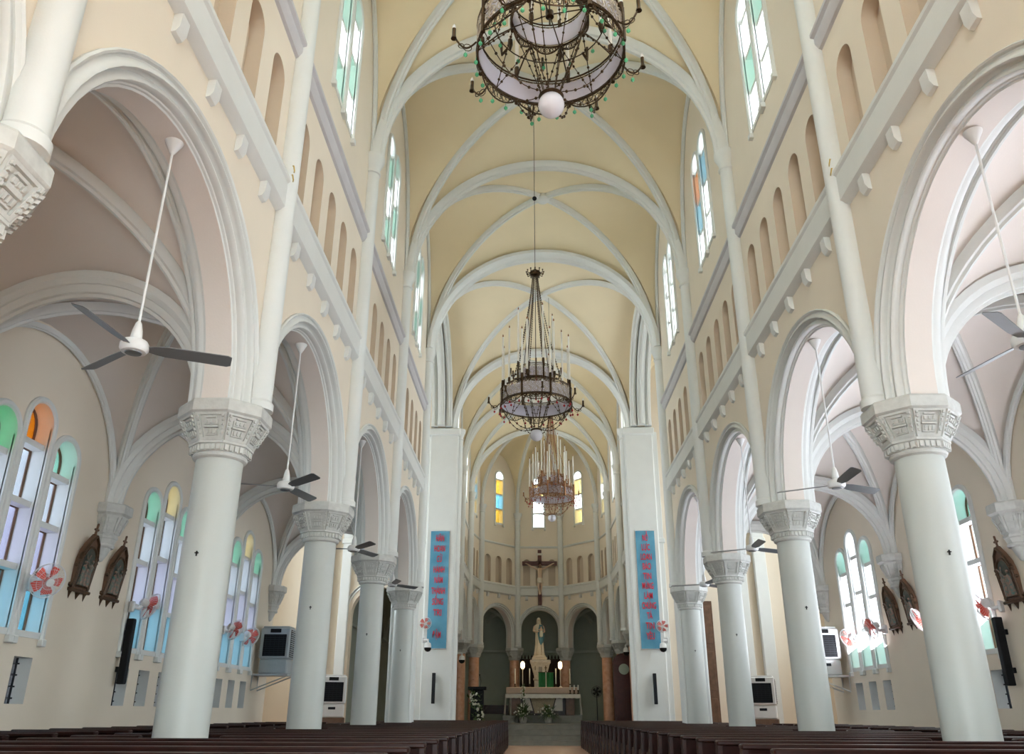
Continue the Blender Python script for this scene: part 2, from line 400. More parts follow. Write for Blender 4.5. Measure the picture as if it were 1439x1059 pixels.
# apse centre
T, ln, c = elevation(-1, (-1.42, 52.55), (1.42, 52.55), 'apse', [(0.0, 0.66, 15.65)], nn=3)
glazed_window(T, [(c, 0.66, 15.65, [G_W, G_W, G_PY, G_W])], 12.35, (0.3, 0.62, 0.95), 0.2, 0.3, dark=False, frame_w=0.12)
portal(T, c, 12.35, 15.6, 0.6, 0.6)
for s in (-1, 1):
    WALL[s].build('wall_%s' % SIDE[s], [MW, MN, MT], smooth=30, kind='structure')
    trim(ARCH[s], [MT, MP]); trim(BAND[s], MT); trim(UB[s], MG)

# ------------------------------------------------------------------ vaults
def bay_vault(mb, x0, x1, y0, y1, zs, hd, ht, hw, n=20, m=8, hw2=None):
    """ht: rise of arches across x (at the y ends); hw: rise of wall arches (at the x ends)"""
    cx_, cy_, hx, hy = (x0+x1)/2, (y0+y1)/2, (x1-x0)/2, (y1-y0)/2
    for cell in range(4):
        vs = []; fs = []
        for i in range(n+1):
            sv = math.sin(PI/2*(2*i/n-1)); q = math.sqrt(max(0, 1-sv*sv))
            for j in range(m+1):
                e = j/m; o = abs(sv)+(1-abs(sv))*e
                hh = ht if cell < 2 else (hw if (cell == 2 or hw2 is None) else hw2)
                z = zs+(hd*(1-e)+hh*e)*q+0.10*math.sin(PI*e)*q
                if cell == 0: x, y = cx_+sv*hx, cy_+o*hy
                elif cell == 1: x, y = cx_+sv*hx, cy_-o*hy
                elif cell == 2: x, y = cx_+o*hx, cy_+sv*hy
                else: x, y = cx_-o*hx, cy_+sv*hy
                vs.append((x, y, z))
        for i in range(n):
            for j in range(m): k = i*(m+1)+j; fs.append((k, k+1, k+m+2, k+m+1))
        mb.add(vs, fs)
RP = [(-1, 0.6), (-1, -0.1), (-0.72, -0.55), (-0.35, -0.62), (-0.2, -0.95), (0.2, -0.95), (0.35, -0.62), (0.72, -0.55), (1, -0.1), (1, 0.6)]
def rib(mb, P0, P1, zs, rise, w, d, full=True, n=28, a0=0.0, a1=PI):
    """arched rib in the vertical plane through plan points P0,P1"""
    P0 = Vector(P0); P1 = Vector(P1); mid = (P0+P1)/2; h = (P1-P0)/2; ln = h.length; dr = h/ln; nr = Vector((-dr.y, dr.x))
    rings = []
    for i in range(n+1):
        a = a0+(a1-a0)*i/n; ca, sa = -math.cos(a), math.sin(a)
        # outward normal of the ellipse
        nx, nz = ca/ln, sa/rise; q = math.hypot(nx, nz); nx /= q; nz /= q
        ring = []
        for (u, v) in RP:
            s_ = ca*ln+nx*v*d; z_ = zs+rise*sa+nz*v*d
            p = mid+dr*s_+nr*(u*w/2); ring.append((p.x, p.y, z_))
        rings.append(ring)
    mb.sweep(rings, True)
V = MB(); 
RB = []
bays = [(PY[i], PY[i+1]) for i in range(5)]+[(26.6, 35.5), (35.5, 41.3), (41.3, 46.9)]
for (y0, y1) in bays:
    bay_vault(V, -4.2, 4.2, y0, y1, ZV, 4.62, 3.92, 4.5, n=28)
    rb = MB()
    for sg in (-1, 1):
        rib(rb, (-3.98, y0 if sg > 0 else y1), (3.98, y1 if sg > 0 else y0), ZV, 4.55, 0.22, 0.13, n=36)
        if y1-y0 < 7: rib(rb, (sg*4.12, y0+0.1), (sg*4.12, y1-0.1), ZV, 4.35, 0.14, 0.07)
    rb.lathe([(0.10, 4.36), (0.2, 4.40), (0.24, 4.46), (0.22, 4.6)], 16, (0, (y0+y1)/2, ZV))
    trim(rb, MT)
for y in PY+[35.5, 41.3, 46.9]:
    rb = MB(); w = 0.34 if y not in (26.6, 35.5) else 0.7
    rib(rb, (-4.0, y), (4.0, y), ZV, 3.82, w, 0.17, n=36); trim(rb, MT)
# apse vault: webs from the ribs to a keystone at (0,47.6)
AP = [(-4.10, 46.9), (-3.62, 49.9), (-1.42, 52.55), (1.42, 52.55), (3.62, 49.9), (4.10, 46.9)]
KEY = Vector((0, 47.4)); HK = 4.5
def radial(P, r): # point at fraction r from key to P
    P = Vector(P); q = KEY+(P-KEY)*r; return (q.x, q.y, ZV+HK*math.sqrt(max(0, 1-r*r)))
for i in range(5):
    A = Vector(AP[i]); B = Vector(AP[i+1]); vs = []; fs = []; n, m = 16, 12
    for a in range(n+1):
        u = a/n; P = A+(B-A)*u; stilt = math.sqrt(max(0, 1-(2*u-1)**2))*3.6
        for j in range(m+1):
            r = math.sin(PI/2*j/m); q = KEY+(P-KEY)*r
            z0 = ZV+HK*math.sqrt(max(0, 1-r*r)); z1 = ZV+HK+(stilt-HK)*(r**3)
            z = max(z0, z1) if u not in (0, 1) else z0
            vs.append((q.x, q.y, z))
    for a in range(n):
        for j in range(m): k = a*(m+1)+j; fs.append((k, k+1, k+m+2, k+m+1))
    V.add(vs, fs)
rb = MB()
for P in AP[1:5]:
    P = Vector(P); dr = (P-KEY).normalized(); nr = Vector((-dr.y, dr.x)); rings = []
    D = (P-KEY).length-0.1
    for i in range(21):
        a = PI/2*i/20; s_ = D*math.sin(a); z_ = ZV+(HK-0.05)*math.cos(a)
        nx, nz = math.sin(a)/D, math.cos(a)/HK; q = math.hypot(nx, nz); nx /= q; nz /= q
        rings.append([((KEY+dr*(s_+nx*v*0.13)+nr*(u*0.11)).x, (KEY+dr*(s_+nx*v*0.13)+nr*(u*0.11)).y, z_+nz*v*0.13) for u, v in RP])
    rb.sweep(rings, True)
trim(rb, MT)
# transept arms
for s in (-1, 1):
    bay_vault(V, min(s*4.2, s*12), max(s*4.2, s*12), 26.6, 35.5, ZV, 4.7, 4.5, 4.5, n=20)
V.build('ceiling', MV, smooth=60, kind='structure')
# transept arches over the openings, three orders
for s in (-1, 1):
    rb = MB()
    for k, (x, w, rr) in enumerate(((4.18, 0.3, 0), (4.5, 0.34, 0.22), (4.82, 0.3, 0))):
        rib(rb, (s*x, 27.45+(0.0 if k != 1 else 0.2)), (s*x, 35.0-(0.0 if k != 1 else 0.2)), ZV, 4.0-(0.0 if k != 1 else 0.2), w, 0.2, n=32)
    trim(rb, MT)
    # wall over the transept arch
    T, ln = frame((s*4.15, 26.6), (s*4.15, 35.5), s)
    ap = [(4.62+3.85*math.cos(PI*i/28), ZV+4.05*math.sin(PI*i/28)) for i in range(29)]
    b = MB(); b.plate([(0, ZV)]+list(reversed(ap))+[(ln, ZV), (ln, 18.4), (0, 18.4)], [], T, 0.02, WT)
    b.build('wall_transept_arch_%s' % SIDE[s], MW, smooth=30, kind='structure')

# ------------------------------------------------------------------ aisles
AV = {1: MB(), -1: MB()}
for s in (-1, 1):
    xi, xo = s*4.85, s*AX
    for i in range(5):
        y0, y1 = PY[i], PY[i+1]
        bay_vault(AV[s], min(xi, xo), max(xi, xo), y0, y1, ZA, 2.72, 2.06, 2.5, n=24)
        rb = MB()
        for sg in (-1, 1):
            rib(rb, (s*4.75, y0 if sg > 0 else y1), (s*8.7, y1 if sg > 0 else y0), ZA, 2.65, 0.2, 0.12, n=30)
        rib(rb, (s*4.92, y0+0.12), (s*4.92, y1-0.12), ZA, 2.40, 0.14, 0.09)
        rib(rb, (s*8.70, y0+0.12), (s*8.70, y1-0.12), ZA, 2.38, 0.12, 0.07)
        trim(rb, MT)
    AV[s].build('ceiling_aisle_%s' % SIDE[s], MP, smooth=60, kind='structure')
    for i in range(1, 6):
        rb = MB(); rib(rb, (s*4.75, PY[i]), (s*8.72, PY[i]), ZA, 1.98, 0.42, 0.15, n=28)
        rib(rb, (s*4.85, PY[i]), (s*8.62, PY[i]), ZA, 1.86, 0.24, 0.13, n=28); trim(rb, MT)
    # aisle wall
    T, ln = frame((s*AX, PY[0]), (s*AX, 27.0), s)
    holes = []; lw = 0.70; pit = 0.93
    for i in range(5):
        c = (PY[i]+PY[i+1])/2-PY[0]
        if i == 0: continue
        for k in (-1, 0, 1):
            holes.append(lancet(c+k*pit, lw, 2.45, 6.08 if k == 0 else 5.70))
            x = c+k*0.98; holes.append([(x-0.26, 1.34), (x+0.26, 1.34), (x+0.26, 2.05), (x-0.26, 2.05)])
    b = MB(); b.plate([(0, 0), (ln, 0), (ln, 9.2), (0, 9.2)], holes, T, 0, 0.55, rev=1); b.build('wall_aisle_%s' % SIDE[s], [MW, MT], smooth=30, kind='structure')
    bb = MB(); bb.box(0, ln, -0.03, 0, 0, 0.5, T=T)
    for i in range(1, 5):
        c = (PY[i]+PY[i+1])/2-PY[0]
        if s < 0:
            hs = [G_G if i < 3 else G_PG, G_O if i < 3 else G_PY, G_T if i < 3 else G_PG]
            lower = [G_B, G_L, G_WL]
        else:
            hs = [G_T, G_W, G_T]; lower = [G_T, G_W, G_W]
        glazed_window(T, [(c+k*pit, lw, 6.08 if k == 0 else 5.70, lower+[hs[k+1]]) for k in (-1, 0, 1)], 2.45, (0.29, 0.60, 0.90), 0.3, 0.30, frame_w=0.115)
        portal(T, c, 2.45, 6.0, 2.6, 0.7)
        for k in (-1, 0, 1):
            win_n[0] += 1; x = c+k*0.98
            w = empty('window_%d' % win_n[0], T(x, 0, 1.34), kind='structure'); Wm = Matrix.Translation(w.location).inverted()
            TT = lambda a_, b_, c_, Wm=Wm: tuple(Wm @ Vector(T(a_, b_, c_)))
            g = MB()
            for q in range(4): g.box(x-0.26+0.13*(q+0.5)-0.012, x-0.26+0.13*(q+0.5)+0.012, 0.20, 0.225, 1.34, 2.05, T=TT)
            for q in range(4): g.box(x-0.26, x+0.26, 0.20, 0.225, 1.34+0.71*(q+0.5)/4-0.012, 1.34+0.71*(q+0.5)/4+0.012, T=TT)
            g.build('window_grille', MDG, w, 0)
            g = MB(); g.add([TT(x-0.26, 0.24, 1.34), TT(x+0.26, 0.24, 1.34), TT(x+0.26, 0.24, 2.05), TT(x-0.26, 0.24, 2.05)], [(0, 1, 2, 3)]); g.build('window_pane', G_SM, w, 0)
# outer shells that keep the sky out of the roof spaces
for s in (-1, 1):
    b = MB(); b.box(min(s*4.5, s*9.3), max(s*4.5, s*9.3), PY[0], 27.0, 7.95, 8.05); b.build('ceiling_aisle_roof_%s' % SIDE[s], MP, smooth=0, kind='structure')
b = MB(); b.box(-13, 13, PY[0], 60, 18.4, 18.6); b.build('ceiling_roof', MW, smooth=0, kind='structure')

# transept walls
for s in (-1, 1):
    T, ln = frame((s*4.85, 35.5), (s*12.0, 35.5), -s)
    if s < 0: hole = lancet(2.1, 2.3, 0.0, 6.2, 16)
    else: hole = [(1.55, 0.0), (2.3, 0.0), (2.3, 6.0), (1.55, 6.0)]
    outer = [(0, 0)]
    outer += [(hole[0][0], 0)]+[(x, z) for x, z in reversed(hole[2:])]+[(hole[1][0], 0)] if s < 0 else [(1.75, 0), (1.75, 5.6), (2.15, 5.6), (2.15, 0)]
    outer += [(ln, 0), (ln, 18.4), (0, 18.4)]
    b = MB(); b.plate(outer, [], T, 0, 0.5); b.build('wall_transept_east_%s' % SIDE[s], MW, smooth=30, kind='structure')
    b = MB()
    for (a0, a1, d) in ((0.0, 0.35, 0.25), (3.35, 3.75, 0.2), (4.1, 4.6, 0.3)): b.bbox(a0, a1, -d, 0, 0, 13.0, 0.02, T=T); b.bbox(a0-0.05, a1+0.05, -d-0.06, 0, 8.0, 8.2, 0.02, T=T)
    trim(b, MT)
    if s < 0:
        b = MB(); arch_moulding(b, T, 2.1, 1.15, 1.15, 1.45, 1.45, 0.5, z0=5.05, back=False, n=20); trim(b, [MT, MW])
    # end wall with tall window openings
    T, ln = frame((s*12.0, 26.0), (s*12.0, 36.0), s)
    hs = [lancet(c, 1.1, 4.0, 12.5) for c in (3.0, 5.0, 7.0)]
    b = MB(); b.plate([(0, 0), (ln, 0), (ln, 18.4), (0, 18.4)], hs, T, 0, 0.5); b.build('wall_transept_end_%s' % SIDE[s], MW, smooth=30, kind='structure')
    for c in (3.0, 5.0, 7.0): glazed_window(T, [(c, 1.1, 12.5, [G_W])], 4.0, (0.5,), 0.2, 0.3, dark=False); portal(T, c, 4, 12.5, 1.0, 0.6)
    # west wall of the transept beyond the aisle
    T, ln = frame((s*8.75, 26.8), (s*12.0, 26.8), s)
    b = MB(); b.box(0.1, ln, -0.0, 0.4, 0, 18.4, T=T); b.box(-3.9, 0, -0.2, 0.2, 7.95, 18.4, T=T); b.build('wall_transept_west_%s' % SIDE[s], MW, smooth=0, kind='structure')
# ambulatory behind the choir and apse
b = MB(); N = 24
ring = []
path = [(-8.75, 36.0), (-8.75, 47.0)]+[(-8.75*math.cos(PI*i/N), 47.0+9.2*math.sin(PI*i/N)) for i in range(1, N)]+[(8.75, 47.0), (8.75, 36.0)]
b.sweep([[(x, y, 0), (x, y, 8.0)] for x, y in path], False)
inn = [(-4.6, 36.0), (-4.6, 46.9)]+[(-4.4*math.cos(PI*i/N), 47.0+5.75*math.sin(PI*i/N)) for i in range(1, N)]+[(4.6, 46.9), (4.6, 36.0)]
b.sweep([[(x, y, 7.9), (u, v, 7.9)] for (x, y), (u, v) in zip(path, inn)], False)
b.build('wall_ambulatory', ME, smooth=40, kind='structure')
rb = MB()
for s in (-1, 1):
    for p0, p1, rs in (((s*1.6, 53.1), (s*3.9, 56.2), 2.2), ((s*3.9, 50.4), (s*7.6, 53.4), 2.3), ((s*1.6, 53.1), (s*6.0, 54.6), 2.5), ((s*4.6, 46.9), (s*8.6, 47.0), 2.2)): rib(rb, p0, p1, 4.93, rs, 0.26, 0.12, n=20)
rb.sweep([[(x*q, 47+(y-47)*q if y > 47 else y, z) for q, z in ((0.995, 4.85), (0.98, 4.87), (0.98, 4.98), (0.995, 5.0))] for x, y in path], True)
trim(rb, mat('pale_green_trim', (0.42, 0.46, 0.40), 0.7))
# entrance wall behind the camera, open portal and west window
T, ln = frame((-9.3, PY[0]), (9.3, PY[0]), 1)
b = MB(); b.box(0, ln, -0.0, 0.4, 0, 0.01, T=T); 
b.plate([(0, 0), (7.3, 0), (7.3, 4.2), (11.3, 4.2), (11.3, 0), (ln, 0), (ln, 18.4), (0, 18.4)], [[(9.3+1.6*math.cos(2*PI*q/24), 12.5+1.6*math.sin(2*PI*q/24)) for q in range(24)]], T, 0, 0.5)
b.build('wall_entrance', MW, smooth=0, kind='structure')

# ------------------------------------------------------------------ columns
def capital(mb, c, sc_=1.0, half=False):
    x, y = c; ph = PI/8
    z0 = 4.24
    mb.lathe([(0.30, z0-0.02), (0.335, z0), (0.345, z0+0.025), (0.335, z0+0.05), (0.32, z0+0.06)], 32, (x, y, 0))
    mb.lathe([(0.325, z0+0.05), (0.365, z0+0.055), (0.38, z0+0.14), (0.405, z0+0.15), (0.405, z0+0.18), (0.385, z0+0.185)], 8, (x, y, 0), ph=ph)
    for k in range(8):      # dentils
        for j in range(4):
            a0 = k*PI/4; ux, uy = math.cos(a0), math.sin(a0); vx, vy = -uy, ux; off = (j-1.5)*0.068
            T = lambda p, q, r: (x+ux*q+vx*p, y+uy*q+vy*p, r)
            mb.box(off-0.02, off+0.02, 0.32, 0.372, z0+0.06, z0+0.135, T=T)
    zb, zt, rb_, rt = z0+0.18, 4.74, 0.345, 0.495
    mb.lathe([(rb_/math.cos(ph), zb), (rt/math.cos(ph), zt)], 8, (x, y, 0), ph=ph)
    for k in range(8):      # carved panels
        a0 = k*PI/4; ux, uy = math.cos(a0), math.sin(a0); vx, vy = -uy, ux
        def P(p, h, o):     # p across, h 0..1 up the bell, o outwards
            r = rb_+(rt-rb_)*h+o; return (x+ux*r+vx*p, y+uy*r+vy*p, zb+(zt-zb)*h)
        def bar(p0, p1, h0, h1, o=0.022):
            w0 = 0.141*(1+0.43*h0); w1 = 0.141*(1+0.43*h1)
            q = [(p0*w0, h0), (p1*w0, h0), (p1*w1, h1), (p0*w1, h1)]
            vs = [P(a, h, 0) for a, h in q]+[P(a, h, o*1.6) for a, h in q]
            mb.add(vs, [(0, 1, 5, 4), (1, 2, 6, 5), (2, 3, 7, 6), (3, 0, 4, 7), (4, 5, 6, 7)])
        bar(-1.0, 1.0, 0.0, 0.09); bar(-1.0, 1.0, 0.92, 1.0); bar(-1.0, -0.72, 0.09, 0.92); bar(0.72, 1.0, 0.09, 0.92)
        bar(-0.5, 0.5, 0.18, 0.42, 0.016); bar(-0.55, 0.55, 0.45, 0.52, 0.028); bar(-0.5, 0.5, 0.56, 0.76, 0.016); bar(-0.35, 0.35, 0.8, 0.86, 0.02)
        for q in (-0.3, 0, 0.3): bar(q-0.08, q+0.08, 0.22, 0.38, 0.03); bar(q-0.08, q+0.08, 0.6, 0.72, 0.03)
        for q in (-0.86, 0.86):
            for h in (0.2, 0.36, 0.52, 0.68, 0.82): bar(q-0.07, q+0.07, h, h+0.09, 0.038)
    mb.lathe([(r/math.cos(ph), z) for r, z in ((0.495, 4.73), (0.525, 4.745), (0.55, 4.77), (0.55, 4.90), (0.535, 4.93))], 8, (x, y, 0), ph=ph)
base_col = None
def column(x, y, label, shaftmat, z0=0.0):
    e = empty('column', (x, y, 0), label=label, cat='column', group='round arcade columns')
    b = MB(); b.lathe([(0.37, z0), (0.37, z0+0.12), (0.325, z0+0.18), (0.306, z0+0.22), (0.308, z0+1.5), (0.303, z0+2.5), (0.295, 4.23)], 40)
    b.build('shaft', shaftmat, e)
    b = MB(); b.box(-0.006, 0.006, -0.32, -0.30, 2.97, 3.03); b.box(-0.022, 0.022, -0.32, -0.30, 3.002, 3.014); b.build('metal_cross', MBK, e)
    c_ = MB(); capital(c_, (0, 0)); o = c_.build('capital', MCP, e, smooth=25)
    return e
c0 = None
names = {1: 'nearest', 2: 'second', 3: 'third', 4: 'fourth', 5: 'fifth'}
for s in (-1, 1):
    for i in range(1, 6):
        lab = 'white round column with carved octagonal capital, %s on the %s side of the nave' % (names[i], SIDE[s])
        if c0 is None: c0 = column(s*4.5, PY[i], lab, MC)
        else: copy_tree(c0, (s*4.5, PY[i], 0), label=lab)
pk = None
for s in (-1, 1):
    for j, (x, y, w) in enumerate(((4.45, 41.3, 'front of the chancel'), (4.4, 46.9, 'middle of the chancel'), (3.85, 50.05, 'corner where the apse begins to curve'), (1.55, 52.85, 'back of the apse beside the high altar'))):
        lab = 'salmon pink marble column on the %s side, %s' % (SIDE[s], w)
        if pk is None: pk = column(s*x, y, lab, MK); pk['group'] = 'pink marble chancel columns'
        else: copy_tree(pk, (s*x, y, 0), label=lab)
# wall shafts up to the vault
def wall_shaft(x, y, z0=ZA, r=0.17):
    n_trim[0] += 1
    b = MB(); b.lathe([(r+0.03, z0), (r+0.03, z0+0.1), (r, z0+0.14), (r, ZV-0.5), (r+0.03, ZV-0.48), (r+0.03, ZV-0.43), (r, ZV-0.41), (r+0.02, ZV-0.3), (r+0.1, ZV-0.12), (r+0.1, ZV), (r+0.02, ZV+0.02)], 24, (x, y, 0))
    b.build('trim_%d' % n_trim[0], MT, kind='structure')
for s in (-1, 1):
    for y in PY[1:]: wall_shaft(s*4.09, y)
    for (x, y) in ((4.0, 41.3), (3.95, 46.9), (3.5, 49.85), (1.36, 52.4)): wall_shaft(s*x, y, r=0.17)
    for (y0, y1, nm) in ((26.75, 27.5, 'west'), (35.05, 36.1, 'east')):
        x0, x1 = (4.15, 4.95) if nm == 'west' else (3.72, 4.98)
        b = MB(); b.bbox(min(s*x0, s*x1), max(s*x0, s*x1), y0, y1, 0, ZV-0.15, 0.05)
        b.bbox(min(s*(x0-0.08), s*(x1+0.08)), max(s*(x0-0.08), s*(x1+0.08)), y0-0.08, y1+0.08, ZV-0.4, ZV-0.05, 0.04)
        b.bbox(min(s*(x0-0.05), s*(x1+0.05)), max(s*(x0-0.05), s*(x1+0.05)), y0-0.04, y1+0.04, 0, 0.4, 0.03)
        trim(b, MT)
    wall_shaft(s*3.75, 35.5, z0=0, r=0.2)
# corbels on the aisle walls
cb0 = None
for s in (-1, 1):
    for i in range(2, 6):
        lab = 'white carved corbel carrying the vault ribs on the %s aisle wall, %s one in view' % (SIDE[s], ORD[i-2])
        if cb0 is None:
            cb0 = empty('corbel', (s*(AX-0.002), PY[i], 0), rz=0.0, label=lab, cat='corbel', group='corbels on the aisle walls')
            b = MB(); ph = PI/8
            b.lathe([(0.02, 3.98), (0.07, 4.0), (0.14, 4.12), (0.19, 4.24)], 16, (0, 0, 0))
            b.lathe([(0.24, 4.24), (0.26, 4.27), (0.25, 4.30), (0.22, 4.32)], 16)
            b.lathe([(r/math.cos(ph), z) for r, z in ((0.22, 4.31), (0.25, 4.40), (0.27, 4.42), (0.27, 4.46), (0.25, 4.47), (0.40, 4.84), (0.46, 4.88), (0.46, 5.03), (0.44, 5.06))], 8, ph=ph)
            for k in range(8):
                a0 = k*PI/4; ux, uy = math.cos(a0), math.sin(a0)
                def P(p, h, o): r = 0.25+0.15*h+o; return (ux*r-uy*p, uy*r+ux*p, 4.47+0.37*h)
                for (p0, p1, h0, h1, o) in ((-0.09, 0.09, 0.08, 0.16, 0.02), (-0.06, 0.06, 0.24, 0.5, 0.02), (-0.07, 0.07, 0.58, 0.85, 0.02), (-0.12, -0.085, 0.1, 0.9, 0.03), (0.085, 0.12, 0.1, 0.9, 0.03)):
                    q = [(p0, h0), (p1, h0), (p1*1.2, h1), (p0*1.2, h1)]; b.add([P(a, h, 0) for a, h in q]+[P(a, h, o) for a, h in q], [(0, 1, 5, 4), (1, 2, 6, 5), (2, 3, 7, 6), (3, 0, 4, 7), (4, 5, 6, 7)])
            b.v = [(max(x*0.9, 0.0), y*0.9, z-0.10) for x, y, z in b.v]
            b.build('corbel_block', MCP, cb0, smooth=25)
        else: copy_tree(cb0, (s*(AX-0.002), PY[i], 0), rz=0 if s < 0 else PI, label=lab)
#PART2
# ------------------------------------------------------------------ pews
def make_pew(x0, x1, label, group):
    w = x1-x0
    e = empty('pew', (x0, 0, 0), label=label, cat='pew', group=group)
    b = MB(); b.bbox(0.02, w-0.02, -0.12, 0.30, 0.42, 0.46, 0.008); b.bbox(0.02, w-0.02, -0.10, -0.07, 0.32, 0.42, 0.005); b.build('seat', MD, e)
    b = MB()
    T = lambda x, y, z: (x, y-(z-0.45)*0.16, z)
    b.bbox(0.03, w-0.03, 0.36-0.54, 0.385-0.54, 0.46, 0.93, 0.005, T=lambda x, y, z: (x, y-(z-0.46)*0.14+0.08, z)); b.build('backrest', MD, e)
    b = MB(); b.bbox(-0.01, w+0.01, -0.26, -0.12, 0.93, 0.975, 0.012); b.build('top_rail', MD, e)
    for xx in (0.0, w-0.045):
        b = MB(); pr = [(-0.22, 0), (0.30, 0), (0.30, 0.42), (0.27, 0.60), (0.20, 0.64), (0.0, 0.66), (-0.08, 0.74), (-0.12, 0.96), (-0.235, 0.96)]
        b.sweep([[(xx+q, y, z) for y, z in pr] for q in (0, 0.045)], True)
        b.sweep([[(xx+q, y*0.6, z*0.55+0.06) for y, z in pr[:5]] for q in (-0.008, 0.053)], True)
        b.build('end_panel', MD, e, 25)
    b = MB(); b.bbox(0.1, w-0.1, -0.50, -0.38, 0.16, 0.20, 0.01)
    for xx in (0.2, w-0.26): b.bbox(xx, xx+0.05, -0.50, -0.18, 0, 0.16, 0.005)
    b.build('kneeler', MD, e)
    return e
PEWY = [6.15+1.06*k for k in range(28)]
shortl = lambda y: any(abs(y-p) < 0.75 for p in PY)
for s in (-1, 1):
    protos = {}
    for k, y in enumerate(PEWY):
        lab = 'long dark polished wooden pew %s of the centre aisle, %s row from the camera' % (SIDE[s], ORD[k])
        key = shortl(y); xo = 4.02 if key else 5.75
        x0, x1 = (-xo, -1.42) if s < 0 else (1.42, xo)
        grp = 'pews beside the centre aisle'
        if key not in protos: e = make_pew(x0, x1, lab, grp); protos[key] = e
        else: e = copy_tree(protos[key], label=lab)
        e.location = (x0, y, 0)
        if key:
            # short piece on the far side of the column
            a0, a1 = (-5.75, -4.98) if s < 0 else (4.98, 5.75)
            lab = 'short dark pew end piece outside the column line on the %s, level with row %s' % (SIDE[s], ORD[k])
            if 'p' not in protos: e = make_pew(a0, a1, lab, 'short pew pieces beside the columns'); protos['p'] = e
            else: e = copy_tree(protos['p'], label=lab)
            e.location = (a0, y, 0)
    pr = None
    for k, y in enumerate(PEWY[3:20]):
        x0, x1 = (-8.35, -6.55) if s < 0 else (6.55, 8.35)
        lab = 'dark wooden pew against the %s aisle wall, %s row from the camera' % (SIDE[s], ORD[k])
        if pr is None: pr = make_pew(x0, x1, lab, 'pews in the side aisles'); e = pr
        else: e = copy_tree(pr, label=lab)
        e.location = (x0, y, 0)

# ------------------------------------------------------------------ ceiling fans
def make_ceiling_fan(label):
    e = empty('ceiling_fan', label=label, cat='ceiling fan', group='ceiling fans hanging in the arcade arches')
    b = MB(); b.lathe([(0.015, 2.38), (0.03, 2.40), (0.09, 2.52), (0.10, 2.55)], 20); b.build('ceiling_canopy', MWP, e)
    b = MB(); b.tube([(0, 0, 0.22), (0, 0, 2.40)], 0.014, 10); b.build('rod', MWP, e)
    b = MB(); b.lathe([(0.016, 0.30), (0.03, 0.28), (0.05, 0.20), (0.06, 0.10), (0.06, 0.08)], 20)
    b.lathe([(0.05, 0.10), (0.12, 0.075), (0.14, 0.04), (0.14, -0.01), (0.12, -0.04), (0.10, -0.045)], 28); b.build('motor_housing', MWP, e)
    b = MB(); b.lathe([(0.085, -0.04), (0.08, -0.055), (0.03, -0.062), (0.005, -0.062)], 24); b.build('hub_cap', MFB, e)
    return e
def fan_blade(e, a):
    b = MB()
    pts = [(0.13, -0.035), (0.20, -0.055), (0.30, -0.072), (0.90, -0.080), (0.94, -0.06), (0.94, 0.06), (0.90, 0.080), (0.30, 0.072), (0.20, 0.055), (0.13, 0.035)]
    ca, sa = math.cos(a), math.sin(a)
    def T(r, q, dz): z = -q*0.34+dz+0.01; return (r*ca-q*sa, r*sa+q*ca, z)
    b.sweep([[T(r, q, dz) for r, q in pts] for dz in (-0.004, 0.004)], True)
    b.build('fan_blade', MFB, e, 25)
fp = None
ang = {(-1, 0): 24, (-1, 1): 76, (-1, 2): 68, (-1, 3): 50, (1, 0): 103, (1, 1): 29, (1, 2): 29, (1, 3): 40}
for (s, i), a in ang.items():
    lab = 'white three-blade ceiling fan on a long rod in the %s arch on the %s side' % (ORD[i], SIDE[s])
    if fp is None:
        fp = make_ceiling_fan(lab)
        for k in range(3): fan_blade(fp, 2*PI*k/3)
        e = fp
    else: e = copy_tree(fp, label=lab)
    e.location = (s*4.45, (PY[i+1]+PY[i+2])/2, 4.62); e.rotation_euler = (0, 0, math.radians(a))

